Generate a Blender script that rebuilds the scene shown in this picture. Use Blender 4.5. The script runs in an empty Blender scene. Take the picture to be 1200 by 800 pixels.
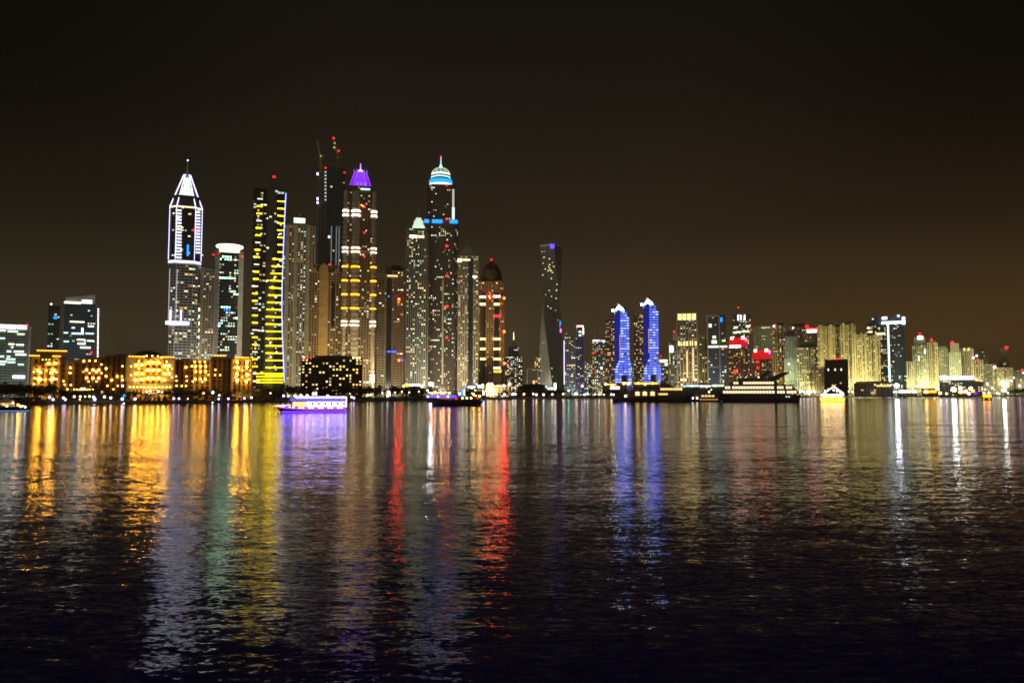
import bpy, bmesh, math, random
from mathutils import Vector, Matrix
R = math.radians
S = bpy.context.scene
COL = S.collection
# ------------------------------------------------------------------ camera
CAMH, F, PITCH = 8.0, 900.0, math.atan(60.0 / 900.0)
cd = bpy.data.cameras.new('camera'); cam = bpy.data.objects.new('camera', cd); COL.objects.link(cam)
cam.location = (0, 0, CAMH); cam.rotation_euler = (R(90) + PITCH, 0, 0)
cd.sensor_fit = 'HORIZONTAL'; cd.sensor_width = 36.0; cd.lens = 27.0
cd.clip_start = 0.5; cd.clip_end = 20000
S.camera = cam
# ------------------------------------------------------------------ night sky
W = bpy.data.worlds.new('World'); S.world = W; W.use_nodes = True
wn, wl = W.node_tree.nodes, W.node_tree.links
wn.clear()
wo = wn.new('ShaderNodeOutputWorld'); bg = wn.new('ShaderNodeBackground')
tc = wn.new('ShaderNodeTexCoord'); sx = wn.new('ShaderNodeSeparateXYZ')
wl.new(tc.outputs['Generated'], sx.inputs[0])
def ramp(stops):
    n = wn.new('ShaderNodeValToRGB'); el = n.color_ramp.elements
    while len(el) < len(stops): el.new(0.5)
    for e, (p, c) in zip(el, stops): e.position = p; e.color = (*c, 1)
    return n
def lin(r, g, b): return tuple((c / 255 / 12.92) if c < 10.3 else ((c / 255 + .055) / 1.055) ** 2.4 for c in (r, g, b))
rl = ramp([(0.0, lin(72, 64, 46)), (0.09, lin(58, 51, 35)), (0.2, lin(39, 34, 22)), (0.36, lin(26, 22, 14)), (0.5, lin(19, 17, 11)), (0.75, lin(13, 13, 22))])
rr = ramp([(0.0, lin(92, 67, 34)), (0.09, lin(74, 54, 28)), (0.2, lin(48, 36, 22)), (0.36, lin(28, 22, 15)), (0.5, lin(17, 14, 10)), (0.75, lin(13, 13, 22))])
mr = wn.new('ShaderNodeMapRange'); mr.inputs['From Min'].default_value = -0.35; mr.inputs['From Max'].default_value = 0.62
mx = wn.new('ShaderNodeMix'); mx.data_type = 'RGBA'
wl.new(sx.outputs['Z'], rl.inputs[0]); wl.new(sx.outputs['Z'], rr.inputs[0])
wl.new(sx.outputs['X'], mr.inputs['Value']); wl.new(mr.outputs[0], mx.inputs['Factor'])
wl.new(rl.outputs[0], mx.inputs['A']); wl.new(rr.outputs[0], mx.inputs['B'])
# lens vignette put into the sky colour: the upper corners are darkened
def wm_(op, *ins):
    q = wn.new('ShaderNodeMath'); q.operation = op
    for i, v in enumerate(ins):
        if isinstance(v, (int, float)): q.inputs[i].default_value = v
        else: wl.new(v, q.inputs[i])
    return q.outputs[0]
def smooth(sock, a_, b_):
    q = wn.new('ShaderNodeMapRange'); q.interpolation_type = 'SMOOTHSTEP'; q.inputs['From Min'].default_value = a_; q.inputs['From Max'].default_value = b_
    wl.new(sock, q.inputs['Value']); return q.outputs[0]
vignette = wm_('SUBTRACT', 1.0, wm_('MULTIPLY', wm_('MULTIPLY', smooth(wm_('ABSOLUTE', sx.outputs['X']), .16, .56), smooth(sx.outputs['Z'], .06, .36)), .62))
fm = wn.new('ShaderNodeVectorMath'); fm.operation = 'SCALE'; wl.new(mx.outputs['Result'], fm.inputs[0]); wl.new(vignette, fm.inputs['Scale'])
wl.new(fm.outputs[0], bg.inputs['Color']); bg.inputs['Strength'].default_value = 1.0
wl.new(bg.outputs[0], wo.inputs[0])
# added fill sun lamp, weak, soft and warm, standing in for distant city glow
sd = bpy.data.lights.new('city_glow_fill', 'SUN'); so = bpy.data.objects.new('city_glow_fill', sd); COL.objects.link(so)
sd.energy = 0.16; sd.angle = R(50); sd.color = (1.0, 0.84, 0.55)
so.rotation_euler = (R(72), 0, R(-14))
# ------------------------------------------------------------------ render settings
S.view_settings.view_transform = 'Standard'; S.view_settings.look = 'None'
S.view_settings.exposure = 0.0; S.view_settings.gamma = 1.0; S.view_settings.use_curve_mapping = False
S.render.engine = 'CYCLES'
cy = S.cycles
cy.use_denoising = True; cy.use_light_tree = True
cy.max_bounces = 4; cy.diffuse_bounces = 2; cy.glossy_bounces = 3; cy.transmission_bounces = 2
cy.sample_clamp_indirect = 4.0; cy.sample_clamp_direct = 0
cy.caustics_reflective = False; cy.caustics_refractive = False
cy.filter_width = 1.7
# ------------------------------------------------------------------ materials
MATS = {}
def surf(name, rgb, rough=0.8, var=0.18, scale=0.15, metal=0.0, spec=0.3):
    if name in MATS: return MATS[name]
    m = bpy.data.materials.new(name); m.use_nodes = True
    n, l = m.node_tree.nodes, m.node_tree.links
    b = n['Principled BSDF']
    g = n.new('ShaderNodeNewGeometry'); t = n.new('ShaderNodeTexNoise'); t.inputs['Scale'].default_value = scale; t.inputs['Detail'].default_value = 3
    l.new(g.outputs['Position'], t.inputs['Vector'])
    mr_ = n.new('ShaderNodeMapRange'); mr_.inputs['From Min'].default_value = .3; mr_.inputs['From Max'].default_value = .7
    mr_.inputs['To Min'].default_value = 1 - var; mr_.inputs['To Max'].default_value = 1 + var
    l.new(t.outputs['Fac'], mr_.inputs['Value'])
    vm = n.new('ShaderNodeVectorMath'); vm.operation = 'SCALE'; vm.inputs[0].default_value = rgb
    l.new(mr_.outputs[0], vm.inputs['Scale']); l.new(vm.outputs[0], b.inputs['Base Color'])
    b.inputs['Roughness'].default_value = rough; b.inputs['Metallic'].default_value = metal
    b.inputs['Specular IOR Level'].default_value = spec
    MATS[name] = m; return m
def em(name, rgb, k):
    if name in MATS: return MATS[name]
    m = bpy.data.materials.new(name); m.use_nodes = True
    b = m.node_tree.nodes['Principled BSDF']
    b.inputs['Base Color'].default_value = (*[0.5 * c for c in rgb], 1); b.inputs['Roughness'].default_value = .5
    b.inputs['Emission Color'].default_value = (*rgb, 1); b.inputs['Emission Strength'].default_value = k
    MATS[name] = m; return m
surf('beige', (.42, .37, .27)); surf('sand', (.46, .39, .24)); surf('brown', (.26, .19, .12)); surf('dkbrown', (.11, .085, .06))
surf('grey', (.30, .30, .28)); surf('pale', (.55, .53, .46)); surf('white', (.72, .72, .70)); surf('gold', (.36, .27, .15))
surf('concrete', (.20, .19, .17)); surf('slate', (.10, .11, .12)); surf('green_grey', (.34, .38, .31)); surf('steel', (.35, .36, .38), .35, .05, .3, .6)
surf('ochre', (.46, .31, .12)); surf('terracotta', (.22, .13, .07)); surf('roofdark', (.06, .055, .05))
surf('glass', (.022, .026, .030), .18, .3, .05, 0, .5); surf('glass_blue', (.03, .05, .07), .15, .3, .05, 0, .5)
surf('glass_brown', (.045, .035, .024), .25, .3, .05, 0, .5); surf('glass_grey', (.10, .105, .10), .22, .2, .05, 0, .5)
surf('bark', (.07, .05, .035), .9, .3, 3); surf('leaf', (.035, .050, .020), .8, .5, .8); surf('frond', (.040, .055, .022), .7, .4, 1)
surf('hull_dark', (.025, .025, .035), .3, .1, .5, 0, .5); surf('hull_navy', (.02, .025, .06), .3, .1, .5, 0, .5)
surf('boat_white', (.75, .75, .74), .35, .05, .5, 0, .5); surf('boat_grey', (.18, .17, .16), .4, .1, .5); surf('teak', (.25, .15, .08), .6, .2, 2)
surf('hull_brown', (.095, .075, .062), .35, .15, .5, 0, .5); surf('bluesteel', (.20, .29, .33), .5, .1, .1)
surf('rock', (.08, .075, .065), .95, .4, .5); surf('pole', (.10, .10, .10), .5, .1, 2, .3)
WARM = [em('em_warm1', (1, .66, .22), 1.7), em('em_warm2', (1, .80, .42), 2.0), em('em_warm3', (1, .62, .22), 1.4), em('em_pale', (1, .92, .68), 1.9)]
COOL = [em('em_cool1', (.66, 1, .84), 1.5), em('em_cool2', (.82, .98, 1), 1.9), em('em_pale', (1, .93, .72), 3.6), em('em_greenish', (.80, 1, .60), 1.5)]
MIX = WARM[:2] + COOL + [em('em_dimyel', (1, .85, .45), .9)]
DIM = [em('em_dimyel', (1, .85, .45), .9), em('em_warm3', (1, .62, .22), 1.4), em('em_dimcool', (.75, .95, .8), .8), WARM[0]]
AMB = [em('em_warm3', (1, .62, .22), 1.4), WARM[0], em('em_amber', (1, .55, .10), 2.6), em('em_dimamb', (1, .55, .2), .7)]
RED = em('em_red', (1, .004, .008), 8); REDX = em('em_redstrong', (1, .012, .002), 140); REDM = em('em_redmid', (1, .004, .008), 30); REDS = em('em_redsign', (1, .008, .012), 9)
WHT = em('em_white', (1, .95, .90), 3.6); NEON = em('em_neon', (.66, .62, 1), 2.6); VIO = em('em_violetwhite', (.76, .58, 1), 6)
LAMPW = em('em_lampwhite', (1, .88, .84), 6); LAMPY = em('em_lampyellow', (1, .72, .28), 11); SCONCE = em('em_sconce', (1, .44, .035), 120)
PURP = em('em_purple', (.24, .015, .95), 1.1); BLUE = em('em_blue', (.01, .24, 1), 2.4); BLUED = em('em_deepblue', (.05, .07, 1), 3.2)
CYAN = em('em_cyan', (.25, .85, 1), 3.0); YELB = em('em_yellowbar', (1, .66, .004), 10); YELD = em('em_yellowdim', (1, .80, .10), 1.3); ORG = em('em_orange', (1, .40, .015), 4.0)
TEAL = em('em_teal', (.45, 1, .85), 2.2); CREAM = em('em_cream', (1, .84, .58), 2.6); GOLDL = em('em_goldlight', (1, .70, .22), 2.4)
LED = em('em_ledwhite', (.86, .96, 1), 3)
DIMOF = {k: em(k + '_dim', c, v) for k, c, v in (('em_warm1', (1, .62, .20), .7), ('em_warm2', (1, .76, .38), .8), ('em_warm3', (1, .55, .18), .5), ('em_pale', (1, .88, .60), .7), ('em_cool1', (.60, .95, .72), .55), ('em_cool2', (.72, .9, .95), .7))}
def M(m): return MATS[m] if isinstance(m, str) else m
# ------------------------------------------------------------------ geometry
class MB:
    def __init__(s): s.v, s.f = [], []
    def add(s, vs, fs):
        o = len(s.v); s.v += [tuple(v) for v in vs]; s.f += [tuple(i + o for i in f) for f in fs]; return s
    def box(s, cx, cy, cz, sx, sy, sz, rz=0.0):
        c, n = math.cos(rz), math.sin(rz); vs = []
        for dz in (-.5, .5):
            for dx, dy in ((-.5, -.5), (.5, -.5), (.5, .5), (-.5, .5)):
                x, y = dx * sx, dy * sy
                vs.append((cx + x * c - y * n, cy + x * n + y * c, cz + dz * sz))
        return s.add(vs, [(3, 2, 1, 0), (4, 5, 6, 7), (0, 1, 5, 4), (1, 2, 6, 5), (2, 3, 7, 6), (3, 0, 4, 7)])
    def prism(s, p0, z0, z1, p1=None):
        p1 = p1 or p0; n = len(p0)
        vs = [(x, y, z0) for x, y in p0] + [(x, y, z1) for x, y in p1]
        return s.add(vs, [tuple(range(n - 1, -1, -1)), tuple(range(n, 2 * n))] + [(i, (i + 1) % n, n + (i + 1) % n, n + i) for i in range(n)])
    def vprism(s, prof, y0, y1):           # an outline in the x-z plane with thickness along y
        n = len(prof)
        vs = [(x, y0, z) for x, z in prof] + [(x, y1, z) for x, z in prof]
        return s.add(vs, [tuple(range(n)), tuple(range(2 * n - 1, n - 1, -1))] + [(i, n + i, n + (i + 1) % n, (i + 1) % n) for i in range(n)])
    def tube(s, p, q, r, r2=None, n=6):
        p, q = Vector(p), Vector(q); r2 = r if r2 is None else r2
        d = (q - p).normalized(); a = d.orthogonal().normalized(); b = d.cross(a)
        vs = [p + (a * math.cos(2 * math.pi * i / n) + b * math.sin(2 * math.pi * i / n)) * r for i in range(n)]
        vs += [q + (a * math.cos(2 * math.pi * i / n) + b * math.sin(2 * math.pi * i / n)) * r2 for i in range(n)]
        return s.add(vs, [tuple(range(n - 1, -1, -1)), tuple(range(n, 2 * n))] + [(i, (i + 1) % n, n + (i + 1) % n, n + i) for i in range(n)])
    def path(s, pts, r, n=5):
        for a, b in zip(pts, pts[1:]): s.tube(a, b, r, n=n)
        return s
    def lathe(s, prof, n=16, cx=0, cy=0):
        vs, fs = [], []
        for r, z in prof:
            vs += [(cx + r * math.cos(2 * math.pi * i / n), cy + r * math.sin(2 * math.pi * i / n), z) for i in range(n)]
        for k in range(len(prof) - 1):
            fs += [(k * n + i, k * n + (i + 1) % n, (k + 1) * n + (i + 1) % n, (k + 1) * n + i) for i in range(n)]
        fs += [tuple(range(n - 1, -1, -1)), tuple(range((len(prof) - 1) * n, len(prof) * n))]
        return s.add(vs, fs)
    def ball(s, c, r, sq=1.0, n=8):
        k = 5
        return s.lathe([(r * math.sin(math.pi * (i + .02) / (k + .04)), c[2] - r * sq * math.cos(math.pi * (i + .02) / (k + .04))) for i in range(k + 1)], n, c[0], c[1])
    def mesh(s, name, mat):
        me = bpy.data.meshes.new(name); me.from_pydata(s.v, [], s.f); me.materials.append(M(mat)); me.update(); return me
    def build(s, name, mat, parent=None, loc=(0, 0, 0), rz=0):
        o = bpy.data.objects.new(name, s.mesh(name, mat)); COL.objects.link(o)
        o.location = loc; o.rotation_euler = (0, 0, rz)
        if parent is not None: o.parent = parent
        return o
def tag(o, label=None, cat=None, group=None, kind=None):
    if label: o['label'] = label
    if cat: o['category'] = cat
    if group: o['group'] = group
    if kind: o['kind'] = kind
    return o
def empty(name, loc, rz=0, label=None, cat=None, group=None):
    o = bpy.data.objects.new(name, None); COL.objects.link(o); o.location = loc; o.rotation_euler = (0, 0, rz); o.empty_display_size = 2
    return tag(o, label, cat, group)
def copy_tree(o, parent=None):
    c = o.copy(); COL.objects.link(c)
    if parent is not None: c.parent = parent
    for ch in o.children: copy_tree(ch, c)
    return c
def P(px, py, Y):                          # a direction seen from the jetty, followed out to a distance
    u, v = (px - 600) / F, (400 - py) / F
    t = Y / (math.cos(PITCH) - v * math.sin(PITCH))
    return Vector((u * t, Y, CAMH + (math.sin(PITCH) + v * math.cos(PITCH)) * t))
def shared(cache={}):
    return cache
WCACHE = {}
def lit_box(name, mat, sx_, sy_, sz_):
    k = (name, M(mat).name, round(sx_, 1), round(sy_, 2), round(sz_, 1))
    if k not in WCACHE: WCACHE[k] = MB().box(0, 0, 0, k[2], max(k[3], .1), k[4]).mesh(name, mat)
    return WCACHE[k]
def put(name, me, parent, loc, rz=0):
    o = bpy.data.objects.new(name, me); COL.objects.link(o); o.parent = parent; o.location = loc; o.rotation_euler = (0, 0, rz); return o
def rect(w, d, cx=0, cy=0): return [(cx - w / 2, cy - d / 2), (cx + w / 2, cy - d / 2), (cx + w / 2, cy + d / 2), (cx - w / 2, cy + d / 2)]
def cham(w, d, c, cx=0, cy=0):
    a, b = w / 2, d / 2
    return [(cx + x, cy + y) for x, y in ((-a + c, -b), (a - c, -b), (a, -b + c), (a, b - c), (a - c, b), (-a + c, b), (-a, b - c), (-a, -b + c))]
def oval(w, d, n=14, cx=0, cy=0): return [(cx + w / 2 * math.cos(2 * math.pi * (i + .5) / n - math.pi / 2), cy + d / 2 * math.sin(2 * math.pi * (i + .5) / n - math.pi / 2)) for i in range(n)]
def grow(p, o):
    cx = sum(x for x, _ in p) / len(p); cy_ = sum(y for _, y in p) / len(p)
    w = max(x for x, _ in p) - cx; d = max(y for _, y in p) - cy_
    return [(cx + (x - cx) * (w + o) / w, cy_ + (y - cy_) * (d + o) / d) for x, y in p]
GROUND = 2.0
def spot(loc, aim, power, color, angle=70, blend=.9, rad=2.0):
    d = bpy.data.lights.new('floodlight', 'SPOT'); o = bpy.data.objects.new('floodlight', d); COL.objects.link(o)  # added spot lamp without a fixture, brightening one facade
    d.energy = power * .8; d.color = color; d.spot_size = R(angle); d.spot_blend = blend; d.shadow_soft_size = rad
    o.location = loc; o.rotation_euler = (Vector(aim) - Vector(loc)).to_track_quat('-Z', 'Y').to_euler()
    o.visible_camera = True
    return o
SUBS = {'mast_light': ('mast', 'antenna'), 'mast_lamp': ('mast',), 'spire_tip_light': ('spire',), 'crown_lamp': ('purple_crown', 'stepped_crown', 'red_crown'), 'crown_light_band': ('slanted_crown',), 'crown_pier': ('lit_crown',),
        'edge_light': ('edge_mast',), 'crown_finial': ('purple_crown',), 'crown_ribs': ('purple_crown',), 'dome_ribs': ('dome',), 'dome_rib': ('dome_base',), 'roof_frame_light': ('roof_frame',), 'pylon_light': ('pylon',), 'canopy_light': ('canopy',),
        'amber_window': ('main_deck_house',), 'dark_window': ('main_deck_house',), 'lit_panel': ('main_deck_house',), 'upper_violet_strip': ('upper_deck',), 'upper_light_strip': ('canopy',), 'rim_lamp': ('canopy',), 'arcade_lamp': ('arcade',),
        'gunwale_light': ('hull',), 'red_hull_line': ('hull',), 'violet_hull_light': ('hull',), 'water_line_light': ('hull',), 'yellow_light_strip': ('hull',), 'hull_lamp': ('hull',), 'orange_window': ('cabin',), 'amber_panel': ('cabin',), 'cornice_light': ('cornice',), 'roof_lamp': ('roof_block',), 'balcony_light': (), 'lit_step': ('swim_deck',),
        'yellow_light_bar': ('curved_wing',), 'long_light_band': ('sign_beam',), 'lamp_glass': ()}
class Tower:
    def __init__(s, name, label, xl, xr, ytop, Y, k=.9, rot=0, cat='tower', group=None, yref=None, ground=GROUND):
        s.Y, s.pxc = Y, (xl + xr) / 2
        s.yref = yref if yref is not None else (ytop + 455) / 2
        p = P(s.pxc, s.yref, Y); s.X = p.x; s.az = math.atan2(p.x, Y); s.g = ground
        t = (P(xr, s.yref, Y).x - P(xl, s.yref, Y).x) * math.cos(s.az)
        s.app = t; s.rot = R(rot)
        s.w = t / (abs(math.cos(s.rot)) + k * abs(math.sin(s.rot))); s.d = s.w * k
        s.H = s.z(ytop)
        s.rz = -s.az + s.rot
        s.root = empty(name, (s.X, Y, ground), s.rz, label, cat, group)
        s.parts = {}; s.cells = []; s.extra = []; s.rnd = random.Random(label)
    def z(s, py): return P(s.pxc, py, s.Y).z - s.g
    def x(s, px, py): return (P(px, py, s.Y).x - s.X) * math.cos(s.az)
    def part(s, name, mat, key=None):
        key = key or name
        if key not in s.parts: s.parts[key] = (name, mat, MB())
        return s.parts[key][2]
    def facing(s, nx, ny):
        a = s.rz; wx, wy = nx * math.cos(a) - ny * math.sin(a), nx * math.sin(a) + ny * math.cos(a)
        L = math.hypot(s.X, s.Y); return -(wx * s.X + wy * s.Y) / L
    def blk(s, poly, z0, z1, wall='beige', glass='glass', fh=3.6, bay=4.0, slab=(.9, .5), pier=(.9, .7), inset=.0, key='', cap=True, skip_win=False, piers_from=None):
        g = s.part('glazing', glass, 'glazing' + key); f = s.part('facade', wall, 'facade' + key)
        g.prism(grow(poly, -.35), z0, z1 - .05)
        n = max(1, round((z1 - z0) / fh)); fh = (z1 - z0) / n
        if slab:
            ps = grow(poly, slab[1] - .35)
            for i in range(n + 1):
                zc = z0 + i * fh
                f.prism(ps, max(zc - slab[0] / 2, z0 - .02), zc + slab[0] / 2 + (0.4 if i == n and cap else 0))
        L = len(poly)
        for i in range(L):
            (ax, ay), (bx, by) = poly[i], poly[(i + 1) % L]
            ex, ey = bx - ax, by - ay; le = math.hypot(ex, ey)
            if le < .5: continue
            ux, uy = ex / le, ey / le; nx, ny = uy, -ux; fa = s.facing(nx, ny)
            rz = math.atan2(uy, ux); nb = max(1, round(le / bay)); bw = le / nb
            if fa < -.1: continue
            if pier:
                for j in range(nb + 1 if i % 1 == 0 else nb):
                    q = j * bw
                    f.box(ax + ux * q + nx * (pier[1] / 2 - .3), ay + uy * q + ny * (pier[1] / 2 - .3), (z0 + z1) / 2 + .33, pier[0], pier[1] + .37, z1 - z0 + .6, rz)
            if fa > .12 and not skip_win:
                for j in range(nb):
                    for kk in range(n):
                        q = (j + .5) * bw
                        s.cells.append((ax + ux * q - nx * .27, ay + uy * q - ny * .27, z0 + (kk + .52) * fh, rz, bw - (pier[0] if pier else .3), fh - (slab[0] if slab else .6), fa, i, j, kk))
        return fh
    def windows(s, n, pal=MIX, cells=None, sw=.9, sh=.85, name='lit_window', run=.35, cap=100, zr=None, xr=None):
        cs = cells if cells is not None else s.cells
        if zr: cs = [c for c in cs if zr[0] <= c[2] <= zr[1]]
        if xr: cs = [c for c in cs if xr[0] <= c[0] <= xr[1]]
        if not cs: return
        idx = {(c[7], c[8], round(c[2], 1)): c for c in cs}; used = set()
        n = min(int(n * 1.35), cap, len(cs)); t = 0
        while len(used) < n and t < 4000:
            t += 1; c = s.rnd.choice(cs); m = s.rnd.choice(pal)
            while c is not None and len(used) < n:
                k = (c[7], c[8], round(c[2], 1))
                if k in used: break
                used.add(k)
                q = s.rnd.choice((.5, .66, .82, 1.0)) if sw > .85 else 1
                put(name, lit_box(name, s.rnd.choice((m, m, DIMOF.get(M(m).name, m))), c[4] * sw * q, .12, c[5] * sh * s.rnd.choice((.6, .8))), s.root, c[:3], c[3])
                c = idx.get((c[7], c[8] + 1, round(c[2], 1))) if s.rnd.random() < run else None
        s.cells = [c for c in s.cells if (c[7], c[8], round(c[2], 1)) not in used]
        if n >= 30 and cells is None and s.root['category'] == 'tower' and 'hotel' not in s.root.name:
            left = [c for c in s.cells if (not zr or zr[0] <= c[2] <= zr[1]) and (not xr or xr[0] <= c[0] <= xr[1])]
            s.extra += s.rnd.sample(left, min(len(left) // 8, int(n * 1.3)))
    def lamp(s, name, mat, x, y, z, r=1.2, sq=1.0):
        k = (name, M(mat).name, round(r, 1), sq)
        if k not in WCACHE: WCACHE[k] = MB().ball((0, 0, 0), k[2], sq).mesh(name, mat)
        return put(name, WCACHE[k], s.root, (x, y, z))
    def beacon(s, px, py, y=None, r=1.5, mat=None):
        r = round(.66 * r * s.Y / 1000, 1); x, y, z = s.x(px, py), -s.d / 2 - 1.2 if y is None else y, s.z(py); mat = M(mat or RED)
        k = ('beacon', mat.name, r)
        if k not in WCACHE:                # a lamp dome with an added dark shield keeping its light off the wall
            m = MB(); n_ = 10; vs = []
            for j in range(4):
                a = math.pi / 2 * j / 3.2
                vs += [(r * math.cos(a) * math.cos(2 * math.pi * i / n_), -r * math.sin(a), r * math.cos(a) * math.sin(2 * math.pi * i / n_)) for i in range(n_)]
            fs = [(j * n_ + i, j * n_ + (i + 1) % n_, (j + 1) * n_ + (i + 1) % n_, (j + 1) * n_ + i) for j in range(3) for i in range(n_)] + [tuple(range(3 * n_, 4 * n_))]
            WCACHE[k] = m.add(vs, fs).mesh('beacon_light', mat)
            WCACHE[k + (0,)] = MB().vprism([(r * 1.25 * math.cos(2 * math.pi * i / 12), r * 1.25 * math.sin(2 * math.pi * i / 12)) for i in range(12)], 0, .3).mesh('beacon_shield', 'pole')
        o = put('beacon_light', WCACHE[k], s.root, (x, y, z)); put('light_shield', WCACHE[k + (0,)], o, (0, 0.02, 0))
        return o
    def bar(s, name, mat, x, y, z, sx_, sy_, sz_, rz=0):
        return put(name, lit_box(name, mat, sx_, sy_, sz_), s.root, (x, y, z), rz)
    def pbar(s, name, mat, x0, x1, y0, y1, dy=.6, y=None):   # a lit strip across the front
        xa, xb, za, zb = s.x(x0, y0), s.x(x1, y0), s.z(y0), s.z(y1)
        return s.bar(name, mat, (xa + xb) / 2, (-s.d / 2 - .9) if y is None else y, (za + zb) / 2, abs(xb - xa), dy, abs(za - zb))
    def flood(s, power, color=(1, .84, .52), dist=60, z=6, aim=.45, dx=0, angle=150):
        c, n = math.cos(s.rz), math.sin(s.rz); ly = -s.d / 2 - dist
        w = lambda x, y, z_: (s.X + x * c - y * n, s.Y + x * n + y * c, s.g + z_)
        spot(w(dx, ly, z), w(0, 0, s.H * aim), power, color, angle)
    def finish(s):
        built = {}
        if s.extra:                        # the many smaller and dimmer panes beyond the hundred nearest ones
            m = MB(); mats = list(DIMOF.values()) + [M('em_dimyel'), M('em_warm2'), M('em_cool1')]; mi = []
            for c in s.extra:
                m.box(c[0], c[1], c[2], c[4] * s.rnd.choice((.45, .7, .9)), .12, c[5] * .6, c[3]); mi += [s.rnd.randrange(len(mats))] * 6
            o = m.build('small_lit_windows', mats[0], s.root); tag(o, kind='stuff')
            for q in mats[1:]: o.data.materials.append(q)
            o.data.polygons.foreach_set('material_index', mi)
        for key, (name, mat, mb) in s.parts.items():
            if mb.v: built.setdefault(name, mb.build(name, mat, s.root))
        for o in list(s.root.children):        # small lamps and panes belong to the part that carries them
            for child, homes in SUBS.items():
                if o.name.split('.')[0] == child:
                    h = next((built[q] for q in homes if q in built), None)
                    if h is not None and h is not o: o.parent = h
        return s
# ------------------------------------------------------------------ water
wm = bpy.data.materials.new('sea_water'); wm.use_nodes = True
n, l = wm.node_tree.nodes, wm.node_tree.links
b = n['Principled BSDF']
b.inputs['Base Color'].default_value = (.014, .009, .30, 1); b.inputs['IOR'].default_value = 1.333
g = n.new('ShaderNodeNewGeometry')
def vm(op, a=None, bvec=None, scale=None):
    q = n.new('ShaderNodeVectorMath'); q.operation = op
    if a is not None: l.new(a, q.inputs[0])
    if bvec is not None:
        if isinstance(bvec, tuple): q.inputs[1].default_value = bvec
        else: l.new(bvec, q.inputs[1])
    if scale is not None: q.inputs['Scale'].default_value = scale
    return q.outputs[0]
acc = None
for sc_, st, amp, rot_, det in ((9.0, (.34, 1, 1), .17, 8, 1), (3.0, (.30, 1, 1), .15, -12, 1), (.75, (.26, 1, 1), .055, 6, 0), (.11, (.20, 1, 1), .035, -4, 0)):
    mp = n.new('ShaderNodeMapping'); mp.inputs['Scale'].default_value = tuple(sc_ * q for q in st); mp.inputs['Rotation'].default_value = (0, 0, R(rot_))
    l.new(g.outputs['Position'], mp.inputs['Vector'])
    t = n.new('ShaderNodeTexNoise'); t.noise_dimensions = '2D'; t.inputs['Scale'].default_value = 1; t.inputs['Detail'].default_value = det
    l.new(mp.outputs[0], t.inputs['Vector'])
    v = vm('MULTIPLY', vm('SUBTRACT', t.outputs['Color'], (.5, .5, .5)), (amp * .75, amp, 0))
    acc = v if acc is None else vm('ADD', acc, v)
acc = vm('NORMALIZE', vm('ADD', acc, (0, 0, 1)))
l.new(acc, b.inputs['Normal'])
b.inputs['Roughness'].default_value = .08
b.inputs['Specular IOR Level'].default_value = .5
MATS['sea_water'] = wm
sea = MB().add([(-9000, -80, 0), (9000, -80, 0), (9000, 9000, 0), (-9000, 9000, 0)], [(0, 1, 2, 3)]).build('sea', 'sea_water'); tag(sea, kind='structure')
# ------------------------------------------------------------------ land and its rocky edge
def shoreY(py): 
    v = (400 - py) / F; return -CAMH * (math.cos(PITCH) - v * math.sin(PITCH)) / (math.sin(PITCH) + v * math.cos(PITCH))
SH = [(-400, 474), (-60, 473.6), (100, 473.2), (200, 472.8), (330, 471.2), (450, 469.9), (560, 468.2), (620, 467.4), (720, 466.8), (800, 466.3), (900, 465.6), (1000, 465.0), (1100, 464.6), (1200, 464.2), (1500, 463.9)]
def shore_at(px):
    for (a, ya), (b_, yb) in zip(SH, SH[1:]):
        if a <= px <= b_: return shoreY(ya + (yb - ya) * (px - a) / (b_ - a))
    return shoreY(SH[-1][1])
rnd = random.Random(4)
edge = []
for px in range(-400, 1501, 6):
    Y = shore_at(px); p = P(px, 470, Y); edge.append((p.x, Y))
vs, fs = [], []
for x, y in edge:
    k = rnd.uniform(-1.2, 1.2)
    vs += [(x, y + k, -.6), (x, y + 3 + k * .4, rnd.uniform(1.0, 1.5)), (x, y + 6, GROUND), (x * 9000 / y if y < 9000 else x, 9000, GROUND)]
for i in range(len(edge) - 1):
    a, c = i * 4, i * 4 + 4
    fs += [(a, c, c + 1, a + 1), (a + 1, c + 1, c + 2, a + 2), (a + 2, c + 2, c + 3, a + 3)]
land = MB().add(vs, fs).build('shore_ground', 'rock'); tag(land, kind='structure')

# ================================================================== the towers, west to east
# --- office slab at the left edge
T = Tower('office_block', 'wide office slab with broken white light band along its roof and pale side fin', -14, 31, 381, 1000, k=.45, yref=430)
T.blk(rect(T.w, T.d), 0, T.H - 7, 'green_grey', 'glass_grey', 3.6, 4.2, (1.5, .4), (.35, .3))
T.blk(rect(T.w * .97, T.d * .9), T.H - 7, T.H, 'pale', 'glass_grey', 7, 9, (.9, .4), (.8, .5), key='_top', skip_win=True)
for a, b_ in ((-8, 5.5), (7, 19.3), (20.8, 31)): T.pbar('roof_light_band', WHT, a, b_, 381.5, 385.5)
for a, b_, y, m in ((0, 7, 388, 'em_pale'), (9, 21, 388.5, 'em_cool2'), (20, 29, 391.5, 'em_greenish'), (-6, 6, 397, 'em_cool1'), (10, 17, 403.5, 'em_pale'), (19, 28, 404, 'em_cool2'), (13, 15.5, 407, 'em_cool2'),
        (8, 13, 412, 'em_cool2'), (16, 28, 412, 'em_pale'), (18, 31, 415.5, 'em_cool2'), (-3, 5, 418, 'em_cool1'), (8, 12, 418, 'em_cool1'), (7, 18, 421, 'em_cool1'), (-4, 8, 424, 'em_cool2'), (9, 18, 424.5, 'em_cool1'), (0, 6, 427, 'em_cool1'), (21, 28, 427, 'em_cool1')):
    T.pbar('lit_window', m, a, b_, y - .9, y + .9, .4)
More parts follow.
